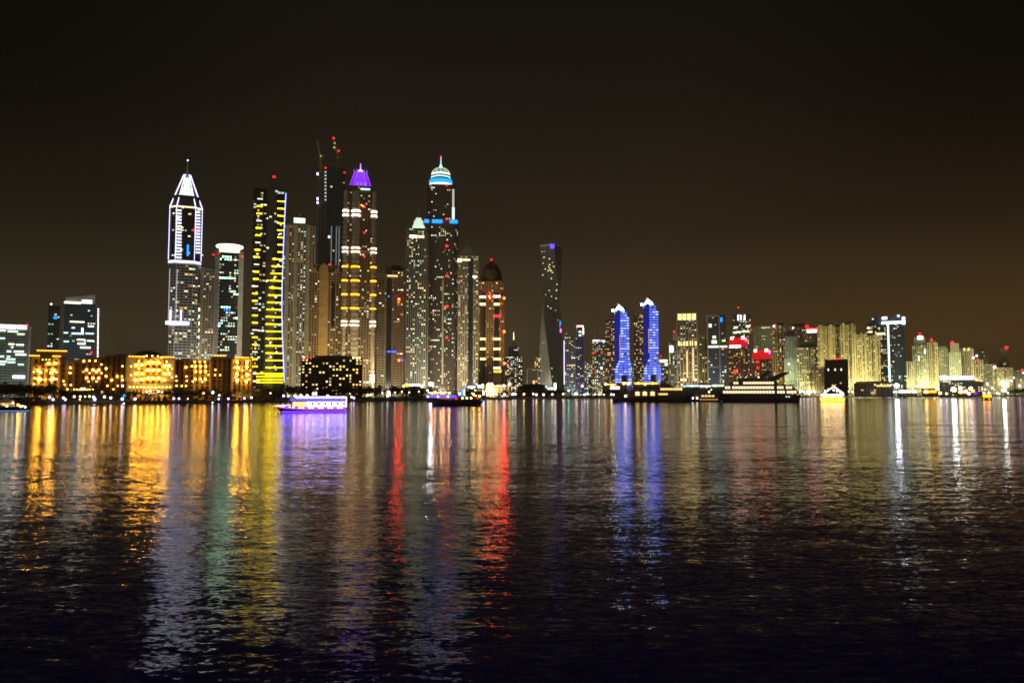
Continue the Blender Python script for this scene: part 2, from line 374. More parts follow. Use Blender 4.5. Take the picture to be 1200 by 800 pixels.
T.pbar('podium_light_band', 'em_violetwhite', 15, 29, 440, 443.2)
f = T.part('side_fin', 'pale'); f.box(T.w / 2 + 2.2, 0, T.H / 2 - 1, 2.6, T.d * 1.1, T.H - 2)
T.beacon(32, 380.5); T.flood(64800, (.85, 1, .9), 70); T.finish()

# --- twin glass towers
T = Tower('glass_office_tower', 'slim dark blue glass slab beside the slant topped tower', 55, 69, 359, 1210, k=.8)
T.blk(rect(T.w, T.d), 0, T.H, 'bluesteel', 'glass_blue', 3.8, 3.6, (.8, .3), (.4, .3)); T.windows(16, COOL + DIM)
T.pbar('blue_window', BLUE, 63, 67, 371, 374); T.lamp('beacon_light', 'em_lampwhite', T.x(60, 356.5), 0, T.z(356.5), 1.2); T.part('mast', 'steel').tube((T.x(60, 358), 0, T.H), (T.x(60, 356), 0, T.z(356)), .4); T.flood(60000, (.75, .9, 1), 80); T.finish()
T = Tower('glass_office_tower', 'blue glass tower with slanted lit crown and a beaded light string down its edge', 74, 111, 357, 1150, k=.6)
T.blk(rect(T.w, T.d), 0, T.H, 'bluesteel', 'glass_blue', 3.8, 3.6, (.8, .3), (.4, .35))
a, c = -T.w / 2, T.w / 2
T.part('slanted_crown', 'white').vprism([(a + 1, T.H), (c - 2, T.H), (c - 2, T.z(345.5)), (a + 1, T.z(350.5))], -T.d / 2 + .6, -T.d / 2 + 1.4).vprism([(a + 1, T.H), (c - 2, T.H), (c - 2, T.z(345.5)), (a + 1, T.z(350.5))], T.d / 2 - 1.4, T.d / 2 - .6)
T.part('crown_return_wall', 'white').box(c - 2.4, 0, (T.H + T.z(345.5)) / 2, .7, T.d - 3, T.z(345.5) - T.H - .4)
T.pbar('crown_light_band', 'em_cream', 75.5, 95, 355, 357.2, .4, -T.d / 2 - .2); T.pbar('crown_light_band', 'em_pale', 96, 108, 352, 357.2, .3, -T.d / 2 + .3)
for a, b_, y, m in ((82, 99, 378, 'em_pale'), (103, 112, 382.5, 'em_pale'), (70, 80, 391, 'em_cool1'), (84, 98, 391.5, 'em_cool2'), (100, 110, 391, 'em_cool1'), (90, 100, 398.5, 'em_pale'), (102, 112, 399.5, 'em_pale'), (91, 100, 403, 'em_white'), (70, 81, 401, 'em_cool1'), (94, 106, 407.5, 'em_white'), (71, 75, 404.5, 'em_pale'), (84, 88, 385, 'em_cool1')):
    T.pbar('lit_window', m, max(a, 75), min(b_, 110), y - .8, y + .8, .4)
T.pbar('lit_window', 'em_violetwhite', 95.5, 97.5, 385, 391)
T.windows(22, COOL + DIM, sh=.7)
mst = T.part('edge_mast', 'steel'); xe = T.x(114.5, 390); mst.box(xe, -T.d / 2 + 2, T.H * .5, 1.0, 1.0, T.z(361))
for i in range(20): T.lamp('edge_light', 'em_white', T.x(115.2 - i * .03, 362 + i * 2.9), -T.d / 2 + 1, T.z(362 + i * 2.9), 1.0)
T.lamp('beacon_light', RED, T.x(107, 413), -T.d / 2 - 1, T.z(413), 1.2); T.flood(95040, (.75, .9, 1), 80); T.finish()

# --- white-edged tower with tapered crown and mast
T = Tower('tapered_crown_tower', 'tall tower outlined in white neon with tapering lit crown and mast', 198, 236, 247, 950, k=.9, yref=290)
w = T.w; zb, zr, zc, zs = T.z(312), T.z(307), T.z(246), T.z(205.5)
T.blk(cham(w * .84, w * .84, w * .16), 0, zb, 'pale', 'glass_blue', 3.5, 5.4, (1.1, .5), (.5, .35))
T.blk(cham(w * .96, w * .96, w * .2), zr, zc, 'slate', 'glass', 3.5, 4, (.6, .4), (.4, .4), key='_upper')
T.windows(34, COOL + WARM, zr=(0, zb)); T.windows(14, COOL + WARM, zr=(zr, zc), run=.1)
T.part('ring_ledge', 'white').prism(cham(w * 1.02, w * 1.02, w * .2), zb, zb + 1.2).prism(cham(w * 1.02, w * 1.02, w * .2), zr - 1.2, zr)
T.part('lit_ring', NEON).prism(cham(w * 1.0, w * 1.0, w * .2), zb + 1.2, zr - 1.2)
def corner(i, z):
    f_ = 1.0 if z <= zc else 1 - (z - zc) / (zs - zc) * .80
    return [(q[0] * f_, q[1] * f_, z) for q in cham(w * 1.0, w * 1.0, w * .21)][i]
for i in range(8):
    T.part('neon_rib', NEON, 'neon_rib%d' % i).path([corner(i, zr), corner(i, zc)], .34)
    T.part('crown_rib', NEON if i in (0, 1, 2, 7) else 'pale', 'crown_rib%d' % i).path([corner(i, zc), corner(i, zs)], .62 if i in (0, 1, 2, 7) else .4)
c2 = cham(w * .9, w * .9, w * .19); c3 = [(x * .62, y * .62) for x, y in c2]; c4 = [(x * .2, y * .2) for x, y in c2]
T.part('crown_base', 'slate').prism(c2, zc, T.z(232), [(x * .88, y * .88) for x, y in c2])
T.part('crown_lantern', em('em_lantern', (.72, .84, 1), 1.7)).prism([(x * .60, y * .60) for x, y in c2], T.z(232), T.z(221), [(x * .26, y * .26) for x, y in c2]).prism([(x * .22, y * .22) for x, y in c2], T.z(219.5), T.z(209), [(x * .12, y * .12) for x, y in c2])
T.part('crown_cornice_light', 'em_warm2').prism(cham(w * .985, w * .985, w * .2), zc - 1.0, zc + .6)
for r_, a, b_ in ((0, 201, 207.5), (1, 229, 234.5)):
    for i in range(16 if r_ == 0 else 14):
        y = 251 + i * 3.6
        T.pbar('balcony_light', NEON if i % 2 else 'em_cool2', a + 5.2 * (r_ == 0), b_ + 5.2 * (r_ == 0), y - .8, y + .9, .4, -w * .48 - .6)
T.part('mast', 'pale').tube((0, 0, zs - 12), (0, 0, T.z(189)), 1.3, .6); T.lamp('mast_light', 'em_violetwhite', 0, 0, T.z(188), .8)
T.bar('lit_band', NEON, T.x(208, 380), -w * .42 - .8, T.z(380), w * .72, .6, T.z(378) - T.z(382))
for px in (200, 212): T.bar('flare_bar', 'em_violetwhite', T.x(px, 372), -w * .42 - .7, T.z(371), 1.2, .5, T.z(365) - T.z(377))  # light flares on the piers put in as glowing bars
for px in (198.5, 207): T.part('corner_strip', em('em_dimneon', (.85, .85, 1), .8), 'strip%d' % px).box(T.x(px, 345), -w * .42 - .55, T.z(348), .6, .4, T.z(316) - T.z(376))
T.lamp('beacon_light', RED, T.x(226, 272), -w * .48 - 1, T.z(272.5), 1.1); T.bar('blue_window', BLUE, T.x(220, 293), -w * .48 - .6, T.z(296), 2.2, .3, 14)
T.flood(216000, (.95, .92, .9), 90); T.finish()

# --- brown pitched tower in front of it
T = Tower('apartment_tower', 'brown balcony tower with hipped roof and antenna beside the neon ribbed tower', 220, 250, 318, 1000, k=.9)
T.blk(rect(T.w, T.d), 0, T.H, 'beige', 'glass_brown', 3.3, 3.4, (1.2, .5), (.9, .7)); T.windows(26, MIX, run=.1)
for a in (-.32, .02): T.part('pilaster', 'sand', 'p%s' % a).box(a * T.w, -T.d / 2 - .5, T.H / 2, T.w * .12, 1.6, T.H - 1)
T.part('parapet', 'sand').box(0, 0, T.H + 2.2, T.w * .8, T.d * .8, 3.6)
T.part('roof', 'brown').prism(rect(T.w * .84, T.d * .84), T.H + 4, T.z(310), rect(T.w * .16, T.d * .16)); T.part('mast', 'steel').tube((0, 0, T.z(311)), (0, 0, T.z(299)), .5); T.lamp('mast_light', 'em_pale', 0, 0, T.z(299), .8)
for i in range(8): T.pbar('stair_window', 'em_cool1' if i % 2 else 'em_pale', 232.5, 236, 362 + i * 8, 366 + i * 8, .4, -T.d / 2 - .4)
T.flood(115200, (1, .84, .55), 80); T.finish()

# --- round disc crown tower
T = Tower('disc_crown_tower', 'dark tower with pale side columns under a bright round disc crown', 250, 284, 299, 1050, k=.95)
w = T.w
T.blk(rect(w, T.d), 0, T.H, 'slate', 'glass', 3.6, 3.2, (.7, .3), (.4, .35))
for a in (-.41, .41): T.part('side_column', 'pale', 'c%s' % a).box(a * w, -T.d / 2 - .2, T.H / 2 + 1, w * .17, 3.2, T.H + 2)
for i in range(30): T.bar('column_light', 'em_dimcool', -.33 * w, -T.d / 2 - .9, T.H * (.05 + .03 * i), 1.2, .4, 1.4)
T.windows(64, COOL + [em('em_tealwin', (.24, 1, .52), 12)] * 3, sw=.98, xr=(-.32 * w, .32 * w), run=.6)
T.windows(8, [BLUE], xr=(-.2 * w, .1 * w), zr=(T.z(367), T.z(364)), run=.9, name='blue_window')
T.part('drum', em('em_drum', (1, .86, .70), 2.4)).lathe([(w * .36, T.H + 1), (w * .36, T.z(291.5))], 20)
T.part('disc_roof', 'white').lathe([(w * .38, T.z(291.5)), (w * .46, T.z(289)), (w * .44, T.z(287.6)), (w * .2, T.z(286.6))], 24)
T.part('disc_light', 'em_white').lathe([(w * .465, T.z(290.2)), (w * .475, T.z(288.6))], 24)
T.part('terrace_light', 'em_warm2').box(0, 0, T.H + .8, w * .9, T.d * .9, 1.0)
for px, py in ((250.5, 302), (257.5, 299.5), (283.5, 302)): T.beacon(px, py)
T.flood(187200, (1, .9, .75), 80); T.finish()

# --- yellow barred tower
T = Tower('curved_tower', 'dark tower striped with yellow light bars and a bowed blue neon edge', 295, 333, 226, 950, k=.9, yref=340)
w = T.w
zl, zt = T.z(226), T.z(211)
xm, xr_ = T.x(311, 340), T.x(331, 340)
T.blk(rect(xm + w / 2, T.d, (xm - w / 2) / 2), 0, zl, 'slate', 'glass', 3.6, 3.6, (.8, .5), (.35, .4))
T.windows(24, DIM + [WARM[1], COOL[1]], xr=(-w / 2, xm), run=.1)
sp = T.part('spine', 'slate'); xa, xb = T.x(311, 300), T.x(324, 300)
sp.vprism([(xa, 0), (xb, 0), (T.x(331, 240), T.z(246)), (T.x(331, 230), T.z(224)), (T.x(321, 214), zt), (T.x(315.5, 214), T.z(213.5)), (T.x(315, 226), T.z(226))], -T.d / 2 + 1, T.d / 2 - 1)
wg = T.part('curved_wing', 'glass')
prof_px = [(334.8, 229), (333.2, 260), (331.6, 300), (330.4, 335), (330, 360), (330.6, 390), (331.6, 415), (332.8, 448)]
edge_ = [(T.x(a, b_), T.z(b_)) for a, b_ in prof_px]; edge_ += [(edge_[-1][0] + .3, 0)]
wg.vprism([(xb - 1, 0), (xb - 1, T.z(232))] + edge_, -T.d / 2 + .4, T.d / 2 - 2)
T.part('neon_edge', em('em_edgeblue', (.30, .34, 1), 3.2)).path([(x, -T.d / 2 - .3, z) for x, z in edge_[:-1]], .55)
for i in range(29):
    y = 238 + i * 8.35; xr2 = next((a0 + (a1 - a0) * (y - b0) / (b1 - b0) for (a0, b0), (a1, b1) in zip(prof_px, prof_px[1:]) if b0 <= y <= b1), 332)
    if y > 446: break
    x0 = 325 if y < 300 else max(311.5, 320 - (y - 300) * .12)
    T.pbar('yellow_light_bar', YELB, x0, xr2 - .8, y + .65, y + 1.3, .5, -T.d / 2 - .2)
    x1 = 303 - min(6, i * .45)
    T.pbar('short_yellow_bar', YELB if i % 3 else 'em_pale', x1 - 1, x1 + 5, y - .6, y + .45, .5, -T.d / 2 - .7)
    T.pbar('facade_rail', 'steel', 295, 301, y + 2.6, y + 3.2, .5, -T.d / 2 - .7)
for y in (438, 441.5, 445, 448): T.pbar('podium_light_bar', YELB, 301, 331, y - .3, y + .45, .5, -T.d / 2 - 1.4)
for px, py in ((324, 227.5), (327, 229), (331, 229)): T.pbar('crown_window', 'em_dimcool', px - 1.6, px + 1.6, py - 1, py + 1, .4, -T.d / 2 + .6)
T.windows(0); rr_ = random.Random(3)
for i in range(42): T.pbar('lit_window', rr_.choice(COOL + DIM), (q := rr_.uniform(311, 328)), q + rr_.uniform(1.2, 3), (y := rr_.uniform(250, 445)), y + 1.6, .4, -T.d / 2 + .15 if q < 322 else -T.d / 2 + .2)
T.lamp('beacon_light', RED, T.x(321, 211), -T.d / 2 + 2, T.z(211), 1.6); T.part('mast', 'steel').tube((T.x(321, 211), -T.d / 2 + 2, zt - 3), (T.x(321, 211), -T.d / 2 + 2, zt), .5)
T.finish()

# --- pale tower with lit cube
T = Tower('apartment_tower', 'pale ribbed tower topped by a small glowing cube', 331, 368, 268, 1180, k=.8, yref=340)
w = T.w
T.blk(rect(w, T.d), 0, T.H, 'beige', 'glass_brown', 3.3, 4.2, (.8, .3), (1.9, .8))
for a in (-.36, -.12, .30): T.part('pilaster', 'sand', 'p%s' % a).box(a * w, -T.d / 2 - .6, T.H / 2 + 1, w * .10, 2.4, T.H + 2)
T.part('setback', 'beige').box(0, 0, T.H + 3.2, w * .62, T.d * .6, 6.4); T.part('lit_cube', em('em_cube', (.86, 1, .82), 1.5)).box(0, -2, (T.z(265) + T.z(257)) / 2, w * .36, T.d * .4, T.z(257) - T.z(265))
T.part('mast', 'steel').tube((0, 0, T.z(257)), (0, 0, T.z(250)), .5)
T.windows(52, MIX, run=.12); T.windows(26, COOL, xr=(.05 * w, .25 * w), run=.2)
T.flood(302400, (1, .88, .5), 100); T.finish()

# --- tower under construction with cranes
T = Tower('unfinished_tower', 'tallest dark unfinished tower of bare floors rising behind the brown pointed tower', 372, 404, 199, 1280, k=.8, yref=260)
w = T.w
T.blk(rect(w * .68, T.d, w * .16), 0, T.H, 'slate', 'glass', 4.0, 5, (.5, .2), (.5, .25)); T.windows(7, DIM)
T.blk(rect(w * .28, T.d * .8, -w * .33, 3), 0, T.z(205), 'concrete', 'glass', 4.0, 4, (.6, .3), (.6, .4), key='_side')
for y in (208.5, 237, 241.5): T.pbar('work_light', 'em_violetwhite', 371.6, 373.2, y - 1.3, y + 1.3)
for i in range(9): T.pbar('work_light', 'em_dimcool', 380.6, 382.4, 205 + i * 4, 206.6 + i * 4)
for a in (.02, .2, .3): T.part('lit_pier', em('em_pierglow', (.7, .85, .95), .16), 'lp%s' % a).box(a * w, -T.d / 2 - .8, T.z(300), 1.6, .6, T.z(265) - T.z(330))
T.pbar('lit_window', 'em_cool2', 384.5, 387, 279, 281.5)
for px, py in ((381.5, 201), (403.5, 205)): T.beacon(px, py, r=1.3)
T.finish(); tz, TX, TYY = T, T.X, T.Y
def crane(name, label, base_px, base_py, top_py, jib, cjib, Y, lights):
    b0 = P(base_px, base_py, Y); r_ = empty(name, b0, 0, label, 'crane')
    q = lambda px, py: P(px, py, Y) - b0
    top = q(base_px, top_py)
    def lat(a, c, hw):
        m = MB(); d = (c - a); L = d.length; d.normalize(); s1 = d.orthogonal().normalized() * hw; s2 = d.cross(s1).normalized() * hw
        cs = [s1 + s2, s1 - s2, -s1 - s2, s2 - s1]
        for o in cs: m.tube(a + o, c + o, .35, n=4)
        k = max(3, int(L / (hw * 3)))
        for i in range(k):
            for j in range(4):
                m.tube(a + d * (L * i / k) + cs[j], a + d * (L * (i + 1) / k) + cs[(j + 1) % 4], .22, n=4)
        return m
    lat(Vector((0, 0, -8)), top, 1.3).build('mast', 'ochre', r_); lat(top, q(*jib), .9).build('jib', 'ochre', r_); lat(top, q(*cjib), .9).build('counter_jib', 'ochre', r_)
    MB().box(top.x, top.y, top.z + 1.5, 3.4, 3.4, 3).build('cab', 'ochre', r_); e = q(*cjib); MB().box(e.x, e.y, e.z - 2, 3, 3, 4).build('counterweight', 'concrete', r_)
    MB().tube(top + Vector((0, 0, 3)), (top + q(*jib)) / 2 + Vector((0, 0, 2)), .2, n=4).build('pendant_line', 'steel', r_)
    for a in lights: MB().ball(q(a[0], a[1]), 1.5).build("warning_light", RED if len(a) < 3 else a[2], r_)
    return r_
def q2(a): return a
crane('tower_crane', 'luffing crane on the west side of the unfinished tower', 375.8, 205, 186, (371.5, 164), (379.5, 181.5), 1268, [(375.8, 183, 'em_dimyel')])
crane('tower_crane', 'luffing crane with red warning lights at the top of the unfinished tower', 396, 198, 186, (390.8, 162.5), (399, 183), 1285, [(390.8, 162), (397, 177), (392.2, 168, 'em_dimyel'), (391.6, 173, 'em_dimyel')])

# --- brown pointed tower
T = Tower('apartment_tower', 'brown tower with pointed gable crown in front of the unfinished tower', 362, 399, 322, 1020, k=.9)
w = T.w
T.blk(rect(w, T.d), 0, T.H, 'gold', 'glass_brown', 3.3, 3.3, (1.0, .5), (1.1, .7)); T.windows(24, WARM + [COOL[1]], run=.05)
T.part('centre_bay', 'ochre').vprism([(-.2 * w, 0), (.08 * w, 0), (.08 * w, T.z(316)), (-.06 * w, T.z(311)), (-.2 * w, T.z(316))], -T.d / 2 - 1.6, -T.d / 2 + .2)
T.part('dark_slot', 'glass').box(.24 * w, -T.d / 2 - .9, (T.z(384) + T.z(334)) / 2, w * .10, .8, T.z(334) - T.z(384))
T.blk(rect(w * .8, T.d * .8), T.H + .4, T.z(313), 'gold', 'glass_brown', 3.3, 5, (.9, .5), (1, .7), key='_crown', skip_win=True)
for a in (-.35, .35): T.part('gable', 'ochre', 'g%s' % a).vprism([(a * w - 4, T.H), (a * w + 4, T.H), (a * w, T.z(315))], -T.d / 2 - .6, -T.d / 2 + 2)
T.beacon(386, 312.5, r=1.0); T.flood(302400, (1, .78, .42), 80); T.finish()

# --- purple crown tower
T = Tower('purple_crown_tower', 'brown stone tower under a glowing purple tapered crown and spire', 402, 439.5, 224, 1000, k=.95, yref=330)
w = T.w
T.blk(rect(w * .8, T.d * .8), 0, T.z(222), 'brown', 'glass_brown', 3.5, 3.4, (.8, .4), (1.1, .7))
T.windows(44, COOL + WARM, run=.1)
for sx_, a in ((-.44, 404.5), (.44, 437), (-.12, 416)):
    m_ = T.part('balcony_column', 'beige', 'bc%s' % sx_); ww = .13 if sx_ != -.12 else .22
    m_.lathe([(w * ww / 2, 0), (w * ww / 2, T.z(228))], 12, sx_ * w, -T.d * .40)
    for i in range(38): m_.lathe([(w * ww / 2 + .9, T.z(446 - i * 5.5) - .5), (w * ww / 2 + .9, T.z(446 - i * 5.5) + .6)], 12, sx_ * w, -T.d * .40)
    for y0 in (251, 256, 293.5, 298, 378, 382.5):
        T.part('lit_balcony_band', 'em_white' if y0 < 290 else 'em_cream', 'lb%s%s' % (sx_, y0)).lathe([(w * ww / 2 + 1.3, T.z(y0 + .9)), (w * ww / 2 + 1.3, T.z(y0 - .8))], 12, sx_ * w, -T.d * .40)
    for i in range(4):
        y0 = 315 + i * 16; T.part('amber_balcony_light', ORG if sx_ else ORG, 'ab%s%s' % (sx_, y0)).lathe([(w * ww / 2 + 1.2, T.z(y0 + .8)), (w * ww / 2 + 1.2, T.z(y0 - .7))], 12, sx_ * w, -T.d * .40)
    for i in range(3): T.bar('base_light', 'em_cream', sx_ * w, -T.d * .40 - w * ww / 2 - 1.6, T.z(440 + i * 3.5), w * ww * 1.1, .4, 2.2)
for y, c in ((362, 0), (297, 0)): T.part('ledge', 'sand', 'l%d' % y).box(0, -.5, T.z(y), w * .86, T.d * .84, 2)
for px, py in ((427, 246), (427, 275.5), (427, 303)): T.beacon(px, py, -T.d * .42 - 1, r=1.7)
for px, py in ((423.5, 244), (425.5, 245)): T.lamp('window_lamp', ORG, T.x(px, py), -T.d * .42 - 1, T.z(py), 1)
T.part('shoulder', 'brown').prism(cham(w * .98, T.d * .95, w * .2), T.z(229), T.z(223), cham(w * .74, T.d * .72, w * .15))
T.bar('cyan_window', 'em_cool1', T.x(428, 225.5), -T.d * .42 - 1.5, T.z(225.5), w * .3, .4, 2)
pc = T.part('purple_crown', PURP); cr0, cr1 = cham(w * .72, w * .70, w * .15), cham(w * .38, w * .36, w * .08)
pc.prism(cr0, T.z(223), T.z(212), [((x0 * .5 + x1 * .5), (y0 * .5 + y1 * .5)) for (x0, y0), (x1, y1) in zip(cr0, cr1)]).prism([((x0 * .48 + x1 * .48), (y0 * .48 + y1 * .48)) for (x0, y0), (x1, y1) in zip(cr0, cr1)], T.z(212), T.z(203), cr1)
rb = T.part('crown_ribs', em('em_ribs', (.42, .16, 1), 1.0))
for (x0, y0), (x1, y1) in zip(cr0, cr1): rb.tube((x0, y0, T.z(223)), (x1, y1, T.z(203)), .45)
for k in range(6):
    f_ = k / 5; rb.tube((cr0[0][0] * (1 - f_) + cr0[1][0] * f_, cr0[0][1] - .2, T.z(223)), (cr1[0][0] * (1 - f_) + cr1[1][0] * f_, cr1[0][1] - .2, T.z(203)), .3)
for a in (-.12, 0, .12): T.bar('crown_lamp', 'em_ribs', a * w + 1, -w * .36, T.z(219), 2.2, .4, 5)
for c_ in cr1: T.part('crown_finial', 'em_ribs', 'fin%s%s' % c_).tube((c_[0], c_[1], T.z(203)), (c_[0] * 1.1, c_[1] * 1.1, T.z(199.5)), .7, .1)
T.part('finial_dome', 'em_lantern').lathe([(w * .10, T.z(203)), (w * .10, T.z(201.5)), (w * .07, T.z(200)), (w * .02, T.z(198.6))], 12)
T.part('spire', em('em_spire', (.42, .15, 1), 3)).tube((0, 0, T.z(199)), (0, 0, T.z(191.5)), 1.0, .35); T.flood(374400, (1, .76, .42), 70); T.finish()

# --- low dark hotel block before the towers
T = Tower('hotel_block', 'broad dark low hotel block with scattered amber windows at the feet of the towers', 354, 424, 421, 830, k=.4, yref=440)
T.blk(rect(T.w, T.d), 0, T.H, 'dkbrown', 'glass', 3.2, 3.4, (.9, .6), (.9, .8)); T.windows(62, [WARM[0], WARM[1], 'em_dimyel', AMB[2]], sw=.7, sh=.9, run=.1)
T.part('roof_block', 'dkbrown').box(T.w * .02, 0, T.H + 1.8, T.w * .62, T.d * .7, 3.4); T.part('roof_gable', 'dkbrown').prism(rect(T.w * .34, T.d * .5), T.H + 3.6, T.z(416.5), rect(T.w * .26, T.d * .1))
for px in (355, 361, 365): T.beacon(px, 420.5, r=1.0)
for px in (357, 414, 418, 421): T.lamp('roof_lamp', LAMPY, T.x(px, 420.5), -T.d / 2, T.H + 1.2, .7)
T.finish()

# --- round topped balcony tower
T = Tower('balcony_tower', 'tower of pale horizontal balconies with dark glass centre and rounded top', 442, 474, 320, 1060, k=.9, yref=380)
w = T.w
for k_, c_, ww in (('_west', -.34, .32), ('_east', .27, .46)):
    T.blk(cham(w * ww, T.d * .9, w * .05, c_ * w), 0, T.H if c_ > 0 else T.z(324), 'sand' if c_ < 0 else 'brown', 'glass_brown', 3.4, 5, (1.3, 1.0), (.5, .3), key=k_)
T.windows(20, WARM + [COOL[0]], run=.4)
T.part('dark_core', 'glass').box(-.07 * w, 1, T.H / 2 + 3, w * .26, T.d * .8, T.H + 6)
T.part('rounded_top', 'dkbrown').prism(oval(w * .66, T.d * .8, 14, w * .16), T.H + .7, T.z(315), oval(w * .6, T.d * .7, 14, w * .16)).prism(oval(w * .56, T.d * .66, 14, w * .16), T.z(315), T.z(311), oval(w * .3, T.d * .3, 14, w * .16))
T.pbar('crown_window', 'em_warm3', 454, 466, 324.4, 326.4)
for px, py in ((467.5, 352), (467.5, 422.5)): T.beacon(px, py, r=2.0, mat=REDX)
for a in (456, 462): T.pbar('blue_window', BLUED, a - 2.2, a + 2.2, 411.8, 413.4)
T.lamp('blue_window', BLUE, T.x(455.5, 349), -T.d / 2, T.z(349), 1.0); T.pbar('blue_window', BLUED, 470, 472.5, 421, 423)
T.flood(302400, (1, .86, .58), 75); T.finish()

# --- white stepped crown tower
T = Tower('stepped_crown_tower', 'slim dark tower with a stepped floodlit white crown and thin antenna', 475, 501, 281, 1180, k=.9, yref=370)
w = T.w
T.blk(rect(w * .86, T.d, -.02 * w), 0, T.z(270), 'grey', 'glass', 3.5, 3.3, (.35, .2), (1.0, .7)); T.blk(rect(w, T.d * .8, 0, 3), 0, T.z(275), 'concrete', 'glass', 3.5, 4, (.7, .4), (.8, .5), key='_wing', skip_win=True)
T.windows(64, MIX, run=.15); T.pbar('lit_band', 'em_cream', 480, 489, 278, 281); T.pbar('lit_band', 'em_warm2', 490, 497, 278.5, 281)
mat = em('em_crownglow', (.80, 1, .80), .9)  # floodlighting of the crown is put in as emission
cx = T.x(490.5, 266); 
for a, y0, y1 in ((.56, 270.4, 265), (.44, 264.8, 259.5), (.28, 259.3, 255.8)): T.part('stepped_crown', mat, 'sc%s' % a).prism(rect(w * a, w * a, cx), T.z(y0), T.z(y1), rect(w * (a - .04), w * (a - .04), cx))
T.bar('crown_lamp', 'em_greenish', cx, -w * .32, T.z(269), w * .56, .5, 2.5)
T.part('antenna', 'steel').tube((cx, 0, T.z(256)), (cx, 0, T.z(243.5)), .6, .3)
T.flood(374400, (1, .9, .6), 90); T.finish()

# --- domed super tall
T = Tower('domed_tower', 'tallest dark residential tower with lit dome, spire and blue light rings', 498, 536, 265, 1250, k=.95, yref=350)
w = T.w; uw = w * .90
T.blk(cham(w, T.d, w * .12), 0, T.z(266.5), 'dkbrown', 'glass', 3.4, 3.1, (.45, .2), (1.1, .8)); T.blk(cham(uw, uw, w * .12), T.z(261), T.z(221), 'dkbrown', 'glass', 3.4, 3.1, (.8, .4), (.8, .6), key='_upper')
zu = T.z(262)
T.windows(78, COOL + [WARM[1]], run=.5, zr=(0, zu)); T.windows(14, MIX, run=.4, zr=(zu, T.H * 3))
for a in (-.42, .05): T.part('pale_rib', 'beige', 'pr%s' % a).box(a * w, -T.d / 2 - .5, T.z(390), w * .05, 1.4, T.z(330) - T.z(450))
T.part('setback_floor', 'dkbrown').prism(cham(w * 1.0, T.d, w * .12), T.z(266.5) + .5, T.z(261))
for a, b_ in ((497.5, 503), (506.5, 518.5), (527, 536)): T.pbar('blue_light_band', BLUE, a, b_, 261.5, 265.5, .8, -T.d / 2 - .6)
T.pbar('glowing_pier', em('em_pier', (.9, 1, .92), 1.1), 529.5, 532.5, 247, 261, .6, -uw / 2 - .9); T.pbar('glowing_pier', em('em_pierdim', (.9, 1, .92), .5), 529.8, 532.2, 226, 247, .5, -uw / 2 - .9)  # light on the pier put in as emission, dimmer higher up
for px, py in ((504.8, 222), (523.5, 221.5), (523.5, 260.5), (523.5, 291.5), (523.5, 326), (523.5, 361), (523.5, 396.5)): T.beacon(px, py, r=1.6, mat=REDM)
cx = T.x(516.5, 215); dw = w * .74
T.part('dome_drum', 'slate').lathe([(dw * .40, T.z(222)), (dw * .40, T.z(208))], 24, cx); T.part('cornice', 'pale').lathe([(dw * .50, T.z(221.5)), (dw * .51, T.z(220.6))], 24, cx)
T.part('dome_band', 'em_cool2', 'b1').lathe([(dw * .49, T.z(219.5)), (dw * .49, T.z(217))], 24, cx); T.part('blue_dome_ring', BLUE, 'b2').lathe([(dw * .485, T.z(215.6)), (dw * .485, T.z(212.2))], 24, cx)
T.part('drum_window_ring', TEAL, 'b3').lathe([(dw * .405, T.z(209.5)), (dw * .405, T.z(208.3))], 24, cx)
T.part('drum_ledge', 'white', 'b4').lathe([(dw * .42, T.z(207.4)), (dw * .42, T.z(206.4))], 24, cx); T.part('drum_light', 'em_cream', 'b5').lathe([(dw * .40, T.z(206.4)), (dw * .39, T.z(204.6))], 24, cx)
dm = [(dw * .38 * math.cos(R(a)), T.z(204.6) + (T.z(197) - T.z(204.6)) * math.sin(R(a))) for a in range(0, 90, 12)]
T.part('dome', em('em_dome', (.55, .9, .75), .30)).lathe(dm, 24, cx)
db = T.part('dome_ribs', 'em_greenish')
for k in range(12):
    a = 2 * math.pi * k / 12; pts = [(cx + (r_ + .3) * math.cos(a), (r_ + .3) * math.sin(a), z_) for r_, z_ in dm]; db.path(pts, .3, 4)
T.part('lantern', 'em_cool1').lathe([(w * .07, T.z(197.6)), (w * .05, T.z(195.5)), (w * .03, T.z(193.5))], 10, cx)
T.part('spire', em('em_spireblue', (.3, .5, 1), 2.4)).tube((cx, 0, T.z(194)), (cx, 0, T.z(184.5)), 1.1, .5); T.lamp('spire_tip_light', RED, cx, 0, T.z(183.8), 1.1)
T.flood(432000, (1, .82, .55), 80); T.finish()

# --- pyramid topped
T = Tower('pyramid_top_tower', 'tower with faint ridged pyramid roof just east of the domed tower', 537, 560, 302, 1220, k=.9, yref=380)
w = T.w
T.blk(rect(w, T.d), 0, T.H, 'beige', 'glass', 3.4, 3.6, (.9, .5), (1.0, .6)); T.windows(86, MIX + WARM, run=.12)
T.part('dark_slot', 'glass').box(.12 * w, -T.d / 2 - .1, T.H * .5, w * .24, 1.2, T.H * .97)
T.part('roof_pyramid', 'green_grey').prism(rect(w * .76, T.d * .7, -.06 * w), T.H + .8, T.z(297), rect(w * .7, T.d * .64, -.06 * w)).prism(rect(w * .66, T.d * .6, -.06 * w), T.z(297), T.z(289), rect(w * .2, T.d * .2, -.06 * w)); T.part('antenna', 'steel').tube((-.06 * w, 0, T.z(289)), (-.06 * w, 0, T.z(282)), .4)
T.pbar('lit_band', 'em_cream', 536.5, 541, 305, 309); T.pbar('lit_band', 'em_warm2', 542, 551, 305.4, 307.4); T.pbar('lit_band', 'em_cream', 554, 559, 324.5, 327)
